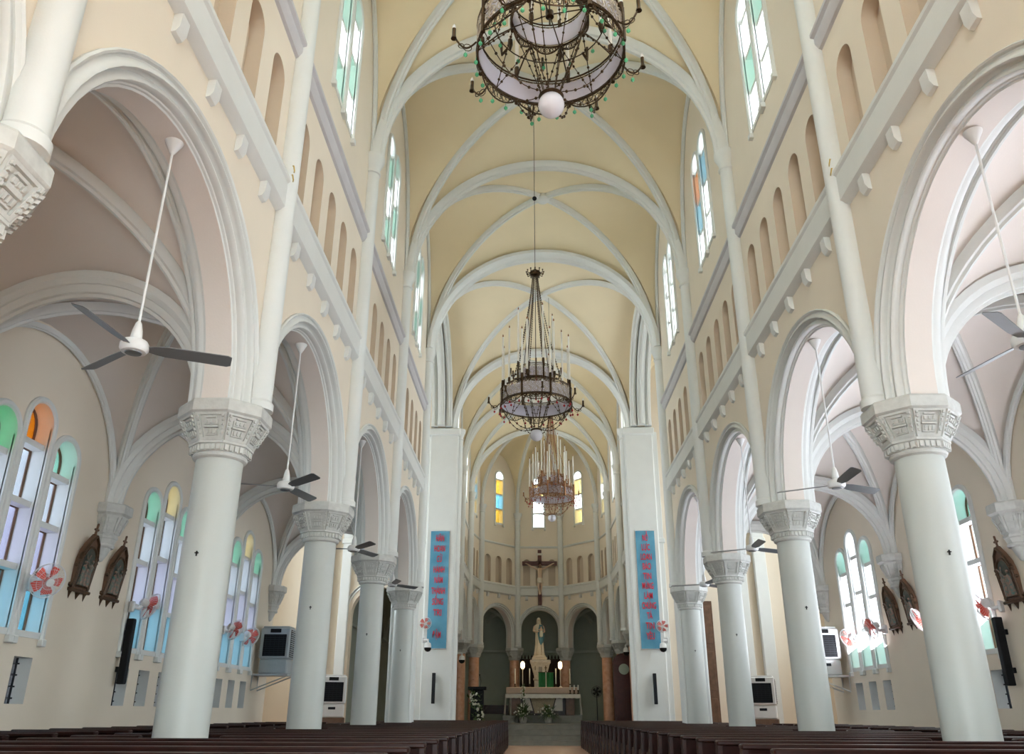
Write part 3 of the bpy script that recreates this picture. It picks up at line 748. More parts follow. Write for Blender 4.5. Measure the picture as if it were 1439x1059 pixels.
# ------------------------------------------------------------------ wall fans with red blades
def make_wall_fan(label):
    """origin on the wall, local +X into the room"""
    e = empty('wall_fan', label=label, cat='wall fan', group='red bladed wall fans')
    b = MB(); b.bbox(0.0, 0.05, -0.07, 0.07, -0.12, 0.06, 0.01); b.tube([(0.03, 0, -0.03), (0.15, 0, -0.05), (0.2, 0, 0.0)], 0.03, 10); b.build('wall_bracket', MWP, e)
    tilt = math.radians(-22)
    def T(x, y, z):  # head local, axis x
        return (0.30+x*math.cos(tilt)-z*math.sin(tilt)*-1*-1, y, 0.02+z*math.cos(tilt)+x*math.sin(tilt))
    def Tz(a, bb_, c): return T(c, a, bb_)
    b = MB(); b.lathe([(0.03, -0.16), (0.065, -0.14), (0.075, -0.05), (0.06, -0.01)], 18, T=Tz); b.build('motor', MWP, e)
    b = MB()
    for k in range(5):
        a = 2*PI*k/5; pr = []
        for (r, w) in ((0.04, 0.25), (0.10, 0.45), (0.16, 0.42), (0.205, 0.30)):
            pr.append((r, w))
        ring1 = [(r*math.cos(a-w), r*math.sin(a-w), 0.02+0.0) for r, w in pr]; ring2 = [(r*math.cos(a+w), r*math.sin(a+w), 0.06) for r, w in pr]
        vs = [Tz(*p) for p in ring1]+[Tz(*p) for p in ring2]
        vs += [Tz(p[0], p[1], p[2]+0.006) for p in ring1]+[Tz(p[0], p[1], p[2]+0.006) for p in ring2]
        fs = []
        for j in range(3): fs += [(j, j+1, j+5, j+4), (8+j, 12+j, 13+j, 9+j)]
        fs += [(0, 4, 12, 8), (3, 11, 15, 7), (0, 8, 9, 1), (1, 9, 10, 2), (2, 10, 11, 3), (4, 5, 13, 12), (5, 6, 14, 13), (6, 7, 15, 14)]
        b.add(vs, fs)
    b.lathe([(0.04, 0.0), (0.04, 0.07), (0.025, 0.085)], 14, T=Tz); b.build('blades', MRB, e, 30)
    b = MB()
    for (r, x) in ((0.235, 0.04), (0.235, 0.055), (0.17, 0.11), (0.10, 0.125)):
        b.tube([Tz(r*math.cos(2*PI*i/28), r*math.sin(2*PI*i/28), x) for i in range(28)], 0.006 if r > 0.23 else 0.0025, 5, closed=True)
    for i in range(36):
        a = 2*PI*i/36; c_, s_ = math.cos(a), math.sin(a)
        b.tube([Tz(r*c_, r*s_, x) for r, x in ((0.05, 0.13), (0.12, 0.122), (0.19, 0.10), (0.235, 0.05), (0.20, -0.01), (0.07, -0.04))], 0.0019, 4, cap=False)
    b.lathe([(0.055, 0.122), (0.055, 0.138), (0.03, 0.14)], 16, T=Tz)
    b.build('guard', MWP, e)
    return e
wf = None
fans = [(-1, 13.5, 3.18, -30, 'beneath the first coloured windows'), (-1, 11.6, 3.15, -60, 'at the very left edge of the photo'), (-1, 17.0, 3.25, 50, 'beside the carved relief nearest the second left windows'), (-1, 22.3, 3.27, 55, 'under the third left windows'), (-1, 23.9, 3.22, 75, 'next to the raised air cooler on the left'),
        (1, 24.0, 3.2, -70, 'next to the raised air cooler on the right'), (1, 22.1, 3.28, 5, 'in front of the bright right windows'), (1, 19.2, 3.2, -40, 'behind the nearest right column'), (1, 16.5, 3.2, -50, 'on the nearest right windows')]
for s, y, z, rz, w in fans:
    lab = 'red bladed wall fan %s' % w
    if wf is None: wf = make_wall_fan(lab); e = wf
    else: e = copy_tree(wf, label=lab)
    e.location = (s*(AX-0.12), y, z); e.rotation_euler = (0, 0, math.radians(rz if s < 0 else 180+rz)); e.scale = (1.2,)*3
for s, y, z in ((-1, 35.04, 4.62), (1, 35.04, 4.52)):
    e = copy_tree(wf, label='wall fan with red blades beside the blue banner on the %s pier' % SIDE[s])
    e.location = (s*4.93, y, z); e.rotation_euler = (0, 0, math.radians(-75 if s < 0 else -105)); e.scale = (1.1,)*3

# ------------------------------------------------------------------ stations of the cross
def make_station(label):
    """origin at centre on wall; local x across, -y into the room"""
    e = empty('station_relief', label=label, cat='relief', group='stations of the cross')
    outl = [(-0.30, -0.42), (0.30, -0.42), (0.30, 0.10), (0.27, 0.26), (0.17, 0.40), (0.0, 0.58), (-0.17, 0.40), (-0.27, 0.26), (-0.30, 0.10)]
    b = MB(); b.sweep([[(x, y, z) for x, z in outl] for y in (0, -0.08)], True); b.build('back_panel', MD2, e, 25)
    inn = [(-0.22, -0.36)]+[(0.22, -0.36)]+[(0.22*math.cos(PI*i/12), 0.10+0.24*math.sin(PI*i/12)) for i in range(13)]
    b = MB(); n = len(inn); b.tube([(x*1.06, -0.085, z) for x, z in inn], 0.028, 8, closed=True)
    for sx in (-1, 1):
        b.tube([(sx*0.275, -0.09, -0.42), (sx*0.275, -0.09, 0.12)], 0.03, 8)
        b.lathe([(0.012, 0.22), (0.045, 0.16), (0.03, 0.12), (0.05, 0.08)], 8, (sx*0.285, -0.08, 0.0))
        b.ball((sx*0.32, -0.06, -0.02), 0.035, 8, 6); b.ball((sx*0.33, -0.06, -0.36), 0.04, 8, 6)
        b.tube([(sx*0.27, -0.09, 0.2), (sx*0.15, -0.1, 0.42), (0, -0.1, 0.55)], 0.025, 8)
    b.build('frame', MGO, e)
    b = MB(); b.sweep([[(x, y, z) for x, z in inn] for y in (-0.07, -0.088)], True); b.build('picture_ground', MRL, e, 20)
    rnd = random.Random(hash(label) % 97 if False else 5); b = MB()
    for (fx, h) in ((-0.11, 0.42), (0.02, 0.36), (0.12, 0.46)):
        b.lathe([(0.055, -0.34), (0.06, -0.30), (0.04, -0.34+h*0.55), (0.05, -0.34+h*0.75), (0.02, -0.34+h*0.85)], 10, (fx, -0.10, 0))
        b.ball((fx, -0.105, -0.34+h*0.95), 0.032, 8, 6)
    b.tube([(-0.18, -0.12, 0.18), (0.14, -0.12, -0.12)], 0.014, 6); b.tube([(-0.14, -0.12, -0.05), (-0.03, -0.12, 0.2)], 0.012, 6)
    b.build('figures', MFG, e)
    b = MB(); b.bbox(-0.36, 0.36, -0.13, 0, -0.47, -0.41, 0.012)
    for (x, h, w) in ((-0.27, 0.20, 0.08), (0.0, 0.16, 0.11), (0.27, 0.20, 0.08)):
        b.lathe([(0.008, -0.48-h), (0.02, -0.47-h+0.02), (w*0.55, -0.50), (w*0.7, -0.47)], 8, (x, -0.05, 0))
    b.add([(-0.3, -0.02, -0.46), (0.3, -0.02, -0.46), (0.26, -0.02, -0.52), (-0.26, -0.02, -0.52)], [(0, 1, 2, 3)])
    b.build('bracket_shelf', MGO, e)
    b = MB(); b.box(-0.014, 0.014, -0.06, -0.03, 0.56, 0.76); b.box(-0.055, 0.055, -0.06, -0.03, 0.65, 0.68)
    for (x, z) in ((0, 0.76), (-0.055, 0.665), (0.055, 0.665)): b.ball((x, -0.045, z), 0.022, 8, 6)
    b.ball((0, -0.045, 0.57), 0.03, 8, 6); b.build('cross', MD2, e)
    return e
sp = None
for s, y, z, w in ((-1, 15.1, 3.72, 'left of the nearest wall corbel on the left aisle wall'), (-1, 16.25, 3.72, 'right of the nearest wall corbel on the left aisle wall'),
                   (-1, 20.6, 3.72, 'by the second corbel on the left aisle wall'), (-1, 21.7, 3.72, 'just beyond the second corbel on the left aisle wall'),
                   (1, 16.2, 3.68, 'at the right edge under the big corbel'), (1, 20.6, 3.72, 'on the right wall nearest the column edge'), (1, 21.7, 3.70, 'on the right wall nearest the triple window')):
    lab = 'dark carved pointed relief %s' % w
    if sp is None: sp = make_station(lab); e = sp
    else: e = copy_tree(sp, label=lab)
    e.location = (s*(AX-0.005), y, z); e.rotation_euler = (math.radians(8 if True else 0), 0, math.radians(90 if s < 0 else -90)); e.scale = (0.95, 1.06, 1.02)

# ------------------------------------------------------------------ line speakers
def make_speaker(label, h=1.25, w=0.14):
    e = empty('column_speaker', label=label, cat='loudspeaker')
    b = MB(); b.bbox(-w/2, w/2, -0.22, -0.08, -h/2, h/2, 0.01); b.build('cabinet', MBK, e)
    b = MB(); b.bbox(-w/2+0.015, w/2-0.015, -0.228, -0.219, -h/2+0.03, h/2-0.03, 0.003); b.build('grille', MDG, e)
    b = MB(); 
    for z in (-h*0.28, h*0.28): b.bbox(-0.03, 0.03, -0.09, 0.0, z-0.05, z+0.05, 0.005)
    b.build('wall_bracket', MBK, e); return e
for s in (-1, 1):
    e = make_speaker('tall slim black speaker on the %s aisle wall beside the window' % SIDE[s]); e.location = (s*AX, 17.1 if s < 0 else 16.75, 2.36); e.rotation_euler = (math.radians(0), 0, math.radians(90 if s < 0 else -90)); e['group'] = 'slim black speakers on the aisle walls'
    e = make_speaker('small slim black speaker on the pier below the %s banner' % SIDE[s], 1.15, 0.13); e.location = (s*4.42, 35.05, 2.15); e['group'] = 'slim black speakers under the banners'

# ------------------------------------------------------------------ air coolers
def make_cooler(label, white, bracket):
    """front (outlet) faces -y, vented side faces -x and +x; origin bottom centre"""
    m = MWP if white else MGP
    e = empty('air_cooler', label=label, cat='air cooler')
    b = MB(); b.bbox(-0.42, 0.42, -0.30, 0.30, 0.0, 0.42, 0.03); b.bbox(-0.45, 0.45, -0.33, 0.33, 0.42, 1.32, 0.04); b.bbox(-0.40, 0.40, -0.29, 0.29, 1.32, 1.36, 0.015); b.build('body', m, e)
    b = MB(); b.bbox(-0.34, 0.34, -0.345, -0.325, 0.50, 1.12, 0.005)
    b.build('outlet_recess', MBK, e)
    b = MB()
    for k in range(10): b.box(-0.33, 0.33, -0.362, -0.345, 0.52+k*0.062, 0.545+k*0.062)
    for k in range(5): b.box(-0.27+k*0.13, -0.26+k*0.13, -0.355, -0.345, 0.5, 1.12)
    b.build('louvre', MDG, e)
    for sx in (-1, 1):
        b = MB()
        for k in range(13): b.bbox(min(sx*0.45, sx*0.475), max(sx*0.45, sx*0.475), -0.25, 0.25, 0.50+k*0.058, 0.53+k*0.058, 0.004)
        b.bbox(min(sx*0.43, sx*0.455), max(sx*0.43, sx*0.455), -0.27, 0.27, 0.48, 1.25, 0.004, mi=1)
        b.build('side_vent', [m, MDG], e)
    b = MB(); b.bbox(-0.16, 0.16, -0.345, -0.325, 1.17, 1.28, 0.005); b.build('control_panel', MBK, e)
    b = MB(); b.bbox(-0.12, 0.12, -0.312, -0.295, 0.25, 0.33, 0.004); b.build('tank_handle', MDG if white else m, e)
    if bracket:
        b = MB(); b.box(-0.48, 0.60, -0.36, 0.36, -0.05, 0.0)
        for y in (-0.3, 0.3): b.tube([(-0.45, y, -0.05), (0.58, y, -0.45), (0.58, y, -0.05)], 0.02, 6)
        b.build('wall_shelf', m, e)
    return e
e = make_cooler('grey air cooler raised on a shelf at the far end of the left aisle', False, True); e.location = (-8.15, 25.8, 2.28); e.rotation_euler = (0, 0, 0)
for c_ in e.children:
    if c_.name.startswith('wall_shelf'): c_.rotation_euler = (0, 0, PI)
e = make_cooler('pale air cooler raised on a shelf at the far end of the right aisle', True, True); e.location = (8.15, 25.8, 2.28)
e = make_cooler('white air cooler standing on the floor in the left transept', True, False); e.location = (-7.35, 30.0, 0.0); e.rotation_euler = (0, 0, math.radians(18)); e.scale = (1, 1, 1.0)
b = MB(); b.bbox(-0.45, 0.45, -0.35, 0.35, 0, 1.08, 0.02); t = b.build('plinth', MD2, None); tag(t, 'wooden plinth under the white air cooler in the left transept', 'plinth'); t.location = (-7.35, 30.0, 0); t.rotation_euler = (0, 0, math.radians(18)); e.location.z = 1.08
e = make_cooler('white air cooler standing in the right transept behind the column', True, False); e.location = (7.35, 30.0, 1.08); e.rotation_euler = (0, 0, math.radians(-18))
b = MB(); b.bbox(-0.45, 0.45, -0.35, 0.35, 0, 1.08, 0.02); t = b.build('plinth', MD2, None); tag(t, 'wooden plinth under the white air cooler in the right transept', 'plinth'); t.location = (7.35, 30.0, 0); t.rotation_euler = (0, 0, math.radians(-18))

# ------------------------------------------------------------------ banners
MBAN = mat('banner_blue', (0.13, 0.36, 0.50), 0.6, var=0.2, scale=1.2, bump=0, rgb2=(0.06, 0.24, 0.38))
def text_mesh(txt, size, name, m, parent, loc, sx=0.75):
    c = bpy.data.curves.new('lettering', 'FONT'); c.body = txt; c.size = size; c.align_x = 'CENTER'; c.align_y = 'CENTER'; c.extrude = 0.004; c.offset = 0.005
    o = bpy.data.objects.new('tmp', c); col.objects.link(o)
    me = bpy.data.meshes.new_from_object(o.evaluated_get(bpy.context.evaluated_depsgraph_get())); bpy.data.objects.remove(o)
    me.materials.clear(); me.materials.append(m); q = bpy.data.objects.new(name, me); col.objects.link(q); q.parent = parent; q.location = loc; q.rotation_euler = (PI/2, 0, 0); q.scale = (sx/max(q.dimensions.x, 0.01), 1, 1); return q
for s, words_ in ((-1, ['HÂN', 'HOAN', 'CỬ', 'HÀNH', 'NĂM', 'THÁNH', 'SỐNG', 'TRI', '', 'ĐẬM']), (1, ['NỖ', 'LỰC', 'LOAN', 'BÁO', 'TIN', 'MỪNG', 'LÀM', 'CHỨNG', 'TÁ', 'TIN', 'YÊU'])):
    e = empty('banner', (s*4.38, 35.02, 6.07), label='tall blue banner with red lettering on the %s pier' % SIDE[s], cat='banner', group='blue hanging banners')
    b = MB(); n = 12
    b.sweep([[(x, -0.01+0.012*math.sin(k*1.1)+dy, -2.4+4.8*k/n) for x, dy in ((-0.40, 0), (0.40, 0), (0.40, 0.015), (-0.40, 0.015))] for k in range(n+1)], True); b.build('cloth', MBAN, e)
    b = MB(); b.tube([(-0.42, 0, 2.42), (0.42, 0, 2.42)], 0.02, 8); b.tube([(-0.41, 0, -2.41), (0.41, 0, -2.41)], 0.014, 8); b.build('rod', MWP, e)
    for k, wd_ in enumerate(words_):
        if not wd_: continue
        z = 2.10-k*(4.4/(len(words_)))-0.02
        q = text_mesh(wd_, 0.37, 'lettering', MRE, e, (0.0, -0.036, z), 0.115*len(wd_))
# ------------------------------------------------------------------ dome cameras
def make_cctv(label):
    e = empty('dome_camera', label=label, cat='security camera', group='white dome cameras')
    b = MB(); b.tube([(0, 0, 0.22), (-0.32, 0, 0.24)], 0.035, 10); b.tube([(0, 0, 0.24), (0, 0, 0.12)], 0.03, 10); b.bbox(-0.36, -0.32, -0.06, 0.06, 0.15, 0.33, 0.01); b.build('mounting_arm', MWP, e)
    b = MB(); b.lathe([(0.04, 0.14), (0.09, 0.12), (0.11, 0.05), (0.11, -0.02)], 20); b.build('housing', MWP, e)
    b = MB(); b.lathe([(0.115, -0.02), (0.11, -0.08), (0.07, -0.13), (0.01, -0.15)], 20); b.build('dark_dome', MBK, e); return e
cc = make_cctv('white dome camera on an arm over the foot of the left banner'); cc.location = (-4.68, 34.64, 3.70); cc.rotation_euler = (0, 0, math.radians(-60)); cc.scale = (1.25,)*3
for (x, y, z, rz, lab) in ((4.80, 34.66, 3.70, -120, 'white dome camera on an arm over the foot of the right banner'), (3.98, 40.85, 3.95, -135, 'white dome camera near the red door in the chancel'), (-3.82, 41.1, 3.6, -11, 'small white dome camera by the left marble column')):
    e = copy_tree(cc, (x, y, z), rz=math.radians(rz), label=lab)

# ------------------------------------------------------------------ chandeliers
def arc_pts(r, z, n=40, a0=0, a1=2*PI): return [(r*math.cos(a0+(a1-a0)*i/n), r*math.sin(a0+(a1-a0)*i/n), z) for i in range(n)]
def make_chandelier(label, m_body, m_fil, m_drop, top):
    e = empty('chandelier', label=label, cat='chandelier', group='ring chandeliers hung along the nave')
    R = 0.86; NB = 8; P0 = PI/8
    # z=0 is the lower ring
    b = MB()
    for (r, z, t) in ((R, 0.0, 0.016), (R, 0.03, 0.010), (R, 0.38, 0.012), (R, 0.34, 0.008), (0.46, 0.56, 0.013), (0.46, 0.60, 0.008), (0.46, 0.92, 0.010), (0.46, 0.88, 0.007), (0.66, 0.50, 0.008)):
        b.tube(arc_pts(r, z), t, 6, closed=True)
    for k in range(NB):
        a = P0+2*PI*k/NB; ca, sa = math.cos(a), math.sin(a)
        b.tube([(R*1.01*ca, R*1.01*sa, -0.05), (R*1.01*ca, R*1.01*sa, 0.44)], 0.028, 6)
        b.tube([(0.47*ca, 0.47*sa, 0.50), (0.47*ca, 0.47*sa, 0.98)], 0.022, 6)
        b.tube([(R*ca, R*sa, 0.38), (0.66*ca, 0.66*sa, 0.50), (0.46*ca, 0.46*sa, 0.56)], 0.010, 5)
        if k % 2: b.tube([(0.46*ca, 0.46*sa, 0.57), (0, 0, 0.62)], 0.008, 5)
    b.lathe([(0.02, 0.56), (0.05, 0.58), (0.05, 0.66), (0.02, 0.68)], 12); b.build('ring_frame', m_body, e)
    # pierced drums: scrollwork
    for nm, r, z0, z1 in (('lower_drum', R, 0.02, 0.36), ('upper_drum', 0.46, 0.58, 0.90)):
        b = MB(); h = z1-z0; per = 2*PI*r; ncell = int(round(per/(h*0.5)/8)*8)
        for k in range(ncell):
            for row in range(2):
                ac = 2*PI*(k+0.5*row)/ncell; zc = z0+h*(0.27+0.46*row); rr = h*0.22; sp_ = []
                for f in (1.0, 0.5):
                    b.tube([(r*math.cos(ac+rr*f*math.cos(q)/r), r*math.sin(ac+rr*f*math.cos(q)/r), zc+rr*f*math.sin(q)) for q in [2*PI*j/10 for j in range(10)]], 0.0075, 4, closed=True)
            ac = 2*PI*k/ncell
            b.tube([(r*math.cos(ac+d), r*math.sin(ac+d), z0+h*t) for d, t in ((0, 0), (0.5*2*PI/ncell*0.6, 0.3), (-0.5*2*PI/ncell*0.4, 0.65), (0, 1))], 0.007, 4, cap=False)
        b.build(nm, m_fil, e, 60)
    # acrylic lining of the drums
    b = MB()
    for (r, z0, z1) in ((R-0.014, 0.02, 0.30), (0.446, 0.58, 0.84)):
        b.sweep([[(rr*math.cos(2*PI*i/48), rr*math.sin(2*PI*i/48), z) for rr, z in ((r, z0), (r, z1), (r-0.008, z1), (r-0.008, z0))] for i in range(49)], True, cap=False)
    b.build('shade_band', MAC, e)
    # scalloped valance
    for (r, z, cnt, dp) in ((R, 0.0, 8, 0.15), (0.46, 0.56, 8, 0.11)):
        b = MB()
        for k in range(cnt):
            a0 = P0+2*PI*k/cnt; pts = []
            for i in range(11): u = i/10; a = a0+2*PI/cnt*u; pts.append((r*math.cos(a), r*math.sin(a), z-dp*math.sin(PI*u)**0.7))
            b.tube(pts, 0.010, 5)
            for i in range(1, 10):
                u = i/10; a = a0+2*PI/cnt*u; d = dp*math.sin(PI*u)**0.7
                zig = 0.02 if i % 2 else -0.02
                b.tube([(r*math.cos(a), r*math.sin(a), z), (r*math.cos(a+zig/r), r*math.sin(a+zig/r), z-d*0.5), (r*math.cos(a), r*math.sin(a), z-d)], 0.0045, 4, cap=False)
                b.tube([(r*math.cos(a+d*0.28*math.cos(q)/r), r*math.sin(a+d*0.28*math.cos(q)/r), z-d*0.5+d*0.28*math.sin(q)) for q in [2*PI*j/8 for j in range(8)]], 0.004, 4, closed=True)
        b.build('valance', m_body, e, 60)
    # arms with candle bulbs
    for k in range(8):
        a = 2*PI*k/8+0.12; ca, sa = math.cos(a), math.sin(a); 
        f = MB(); pts = []
        for u in range(13):
            q = u/12; rr = R+0.02+0.26*q; pts.append((rr*ca, rr*sa, 0.02-0.13*math.sin(PI*q)+0.04*q))
        f.tube(pts, 0.011, 6)
        for (cr, cz, cs) in ((R+0.12, -0.08, 0.05), (R+0.19, -0.07, 0.035)):
            f.tube([((cr+cs*math.cos(q))*ca, (cr+cs*math.cos(q))*sa, cz+cs*math.sin(q)) for q in [2*PI*j/10 for j in range(10)]], 0.006, 4, closed=True)
        rr = R+0.28
        f.lathe([(0.035, 0.02), (0.028, 0.05), (0.022, 0.06), (0.022, 0.17)], 10, (rr*ca, rr*sa, 0))
        arm = f.build('candle_arm', m_body, e, 50)
        f = MB(); f.lathe([(0.018, 0.17), (0.022, 0.20), (0.004, 0.24)], 8, (rr*ca, rr*sa, 0)); f.build('bulb', MWP, arm)
    # tall candles
    cups = MB()
    spots = [(R, 0.44, 8, 1.22, P0), (0.66, 0.60, 6, 1.40, 0.2), (0.46, 0.98, 4, 1.50, P0)]
    for (r, z, cnt, h, o) in spots:
        for k in range(cnt):
            a = o+2*PI*k/cnt; x, y = r*math.cos(a), r*math.sin(a)
            f = MB(); f.lathe([(0.026, 0.04), (0.021, h)], 8, (x, y, z)); cn = f.build('candle', MCN, e)
            f = MB(); f.lathe([(0.004, 0.0), (0.016, 0.02), (0.013, 0.045), (0.002, 0.08)], 8, (x, y, z+h)); f.build('flame_bulb', MFL, cn)
            f = MB(); f.lathe([(0.012, -0.08), (0.034, 0.0), (0.03, 0.08), (0.02, 0.09)], 8, (x, y, z)); f.build('candle_cup', m_body, cn)
    for k in range(8):
        a = P0+PI/8+2*PI*k/8
        for r0, r1, z in ((0.66, 0.76, 0.52), (0.46, 0.60, 0.82)):
            cups = MB(); cups.tube([(r0*math.cos(a), r0*math.sin(a), z), (r1*math.cos(a), r1*math.sin(a), z-0.05), ((r1+.01)*math.cos(a), (r1+.01)*math.sin(a), z+0.05), ((r1+.01)*math.cos(a), (r1+.01)*math.sin(a), z+0.16)], 0.018, 6); cups.build('candle_branch', m_body, e)
    # bead chains from crown
    ch = MB(); Z = top
    for k in range(8):
        a = P0+2*PI*k/8; ca, sa = math.cos(a), math.sin(a)
        r1 = 0.46 if k % 2 == 0 else 0.66; z1 = 0.94 if k % 2 == 0 else 0.52
        for i in range(46):
            q = i/45; rr = 0.07+(r1-0.07)*(q**1.35); zz = Z+(z1-Z)*q
            if i < 45: ch.ball((rr*ca, rr*sa, zz), 0.017, 6, 4)
        ch.tube([((0.07+(r1-0.07)*((i/10)**1.35))*ca, (0.07+(r1-0.07)*((i/10)**1.35))*sa, Z+(z1-Z)*i/10) for i in range(11)], 0.006, 4)
    for k in range(8):
        a = 2*PI*k/8; ch.tube([(0.05*math.cos(a), 0.05*math.sin(a), Z), (0.30*math.cos(a), 0.30*math.sin(a), 0.95)], 0.008, 4)
    ch.tube([(0, 0, Z), (0, 0, 0.45)], 0.012, 6)
    ch.build('bead_chains', m_body, e, 60)
    # lower swags to the globe
    sw = MB()
    for k in range(8):
        a = P0+2*PI*k/8; ca, sa = math.cos(a), math.sin(a); pts = []
        for i in range(15):
            q = i/14; rr = R*(1-q)+0.13*q; zz = -0.02-0.56*(1-(1-q)**2.2)-0.06*math.sin(PI*q); pts.append((rr*ca, rr*sa, zz))
        sw.tube(pts, 0.007, 4)
        for p in pts[1:-1:2]: sw.ball(p, 0.019, 6, 4)
        for dk in (-0.5, 0.5):
            a2 = a+dk*2*PI/8; q0 = Vector((0.46*ca, 0.46*sa, 0.55)); q1 = Vector((R*0.98*math.cos(a2), R*0.98*math.sin(a2), 0.0))
            sw.tube([q0, q1], 0.006, 4)
            for i in range(1, 7): sw.ball(q0+(q1-q0)*(i/7), 0.018, 6, 4)
        sw.tube([(0.46*ca, 0.46*sa, 0.55), (0.10*ca, 0.10*sa, -0.58)], 0.006, 4)
        for i in range(1, 7): q = i/7; sw.ball((ca*(0.46-0.36*q), sa*(0.46-0.36*q), 0.55-1.13*q), 0.016, 6, 4)
    sw.lathe([(0.13, -0.60), (0.145, -0.62), (0.12, -0.64)], 20); sw.build('swags', m_body, e, 60)
    g = MB(); g.ball((0, 0, -0.74), 0.15, 24, 16); g.build('globe', MGB, e)
    # drops
    dm = MB(); dm.tube([(0, 0, 0), (0, 0, -0.045)], 0.003, 4); dm.lathe([(0.003, 0.0), (0.022, -0.02), (0.024, -0.04), (0.004, -0.065)], 8, (0, 0, -0.04))
    first = None
    def drop(x, y, z):
        nonlocal first
        if first is None: first = dm.build('crystal_drop', m_drop, e); q = first
        else: q = first.copy(); col.objects.link(q); q.parent = e
        q.location = (x, y, z)
    for k in range(24):
        a = 2*PI*k/24+0.05; r = R+0.01; drop(r*math.cos(a), r*math.sin(a), -0.03-0.12*abs(math.sin(4*(a-P0)))**0.7)
    for k in range(12):
        a = 2*PI*k/12; drop(0.66*math.cos(a), 0.66*math.sin(a), 0.49)
    for k in range(8):
        a = 2*PI*k/8+0.12; drop((R+0.14)*math.cos(a), (R+0.14)*math.sin(a), -0.12)
    # crown and hanging rod
    c_ = MB(); c_.lathe([(0.05, Z-0.03), (0.12, Z), (0.15, Z+0.05), (0.13, Z+0.10), (0.06, Z+0.14), (0.02, Z+0.2)], 20)
    for k in range(12):
        a = 2*PI*k/12; c_.tube([(0.13*math.cos(a), 0.13*math.sin(a), Z+0.05), (0.21*math.cos(a), 0.21*math.sin(a), Z+0.03), (0.22*math.cos(a), 0.22*math.sin(a), Z+0.10)], 0.013, 5); c_.ball((0.22*math.cos(a), 0.22*math.sin(a), Z+0.11), 0.022, 6, 4)
    c_.build('crown', m_body, e)
    return e
def hang(e, x, y, z, top_z, Z):
    b = MB(); b.tube([(0, 0, Z+0.18), (0, 0, top_z-z)], 0.008, 6); b.build('hanging_cable', MDG, e)
    e.location = (x, y, z)
e = make_chandelier('nearest chandelier overhead, cut by the top edge, with green crystal drops', MBZ, MBS, MGD, 3.55); hang(e, -0.19, 7.44, 8.36, 17.5, 3.55); e.rotation_euler = (0, 0, 0.1)
e = make_chandelier('bronze tiered chandelier in the middle of the nave with a milky globe below', MBZ, MBS, MRD, 3.55); hang(e, -0.32, 18.39, 8.04, 17.5, 3.55)
e = make_chandelier('farthest chandelier, coppery tiers hanging over the crossing', MBZ2, MBZ2, MRD, 3.55); hang(e, 0.33, 31.0, 8.88, 17.6, 3.55); e.rotation_euler = (0, 0, 0.2)
e = empty('hanging_camera', (-0.32, 18.0, 13.66), label='tiny dark camera hanging beside the chandelier cable', cat='camera')
b = MB(); b.ball((0, 0, 0), 0.06, 12, 8); b.build('housing', MBK, e); b = MB(); b.tube([(0, 0, 0.05), (0.15, 0.1, 0.2), (0.02, 0.38, 0.22)], 0.01, 5); b.build('arm', MWP, e)

# ------------------------------------------------------------------ crucifix
def skin(name, pts, edges, m, parent, sub=2):
    me = bpy.data.meshes.new(name); me.from_pydata([p[:3] for p in pts], edges, []); o = bpy.data.objects.new(name, me); col.objects.link(o)
    o.modifiers.new('skin', 'SKIN'); 
    sv = me.skin_vertices
    if not sv:
        bpy.context.view_layer.objects.active = o
    for i, p in enumerate(pts):
        r = p[3]; o.data.skin_vertices[0].data[i].radius = (r, p[4] if len(p) > 4 else r)
    o.data.skin_vertices[0].data[0].use_root = True
    sb = o.modifiers.new('sub', 'SUBSURF'); sb.levels = sub; sb.render_levels = sub
    dg = bpy.context.evaluated_depsgraph_get(); m2 = bpy.data.meshes.new_from_object(o.evaluated_get(dg)); bpy.data.objects.remove(o)
    m2.materials.clear(); m2.materials.append(m); m2.polygons.foreach_set('use_smooth', [True]*len(m2.polygons))
    q = bpy.data.objects.new(name, m2); col.objects.link(q); q.parent = parent; return q
e = empty('crucifix', (0.03, 52.42, 7.45), label='dark wooden crucifix on the apse wall above the statue arch', cat='crucifix')
b = MB(); b.bbox(-0.12, 0.12, -0.14, 0.0, 0, 3.4, 0.015); b.bbox(-1.1, 1.1, -0.14, 0.0, 2.42, 2.68, 0.015); b.bbox(-0.22, 0.22, -0.15, -0.12, 3.05, 3.18, 0.01, mi=1); b.build('cross', [MR, MCL], e)
crp = empty('corpus', (0, -0.22, 0)); crp.parent = e
S = 1.0
P = [(0, 0, 1.55, 0.13, 0.10), (0, -0.01, 1.75, 0.115, 0.09), (0, -0.02, 2.0, 0.16, 0.11), (0, -0.01, 2.16, 0.15, 0.09), (0, -0.04, 2.27, 0.055), (0.03, -0.09, 2.36, 0.075),
     (-0.19, 0, 2.17, 0.062), (-0.50, 0.02, 2.33, 0.05), (-0.80, 0.04, 2.50, 0.036), (-0.92, 0.04, 2.54, 0.035),
     (0.19, 0, 2.17, 0.062), (0.50, 0.02, 2.33, 0.05), (0.80, 0.04, 2.50, 0.036), (0.92, 0.04, 2.54, 0.035),
     (-0.08, 0, 1.46, 0.10), (-0.09, -0.12, 1.08, 0.072), (-0.04, 0.0, 0.72, 0.05), (-0.03, -0.08, 0.60, 0.04),
     (0.08, 0, 1.46, 0.10), (0.10, -0.13, 1.08, 0.072), (0.04, -0.02, 0.72, 0.05), (0.03, -0.10, 0.60, 0.04)]
E = [(0, 1), (1, 2), (2, 3), (3, 4), (4, 5), (3, 6), (6, 7), (7, 8), (8, 9), (3, 10), (10, 11), (11, 12), (12, 13), (0, 14), (14, 15), (15, 16), (16, 17), (0, 18), (18, 19), (19, 20), (20, 21)]
q = skin('body', P, E, MSK, e); q.location = (0, -0.24, 0)
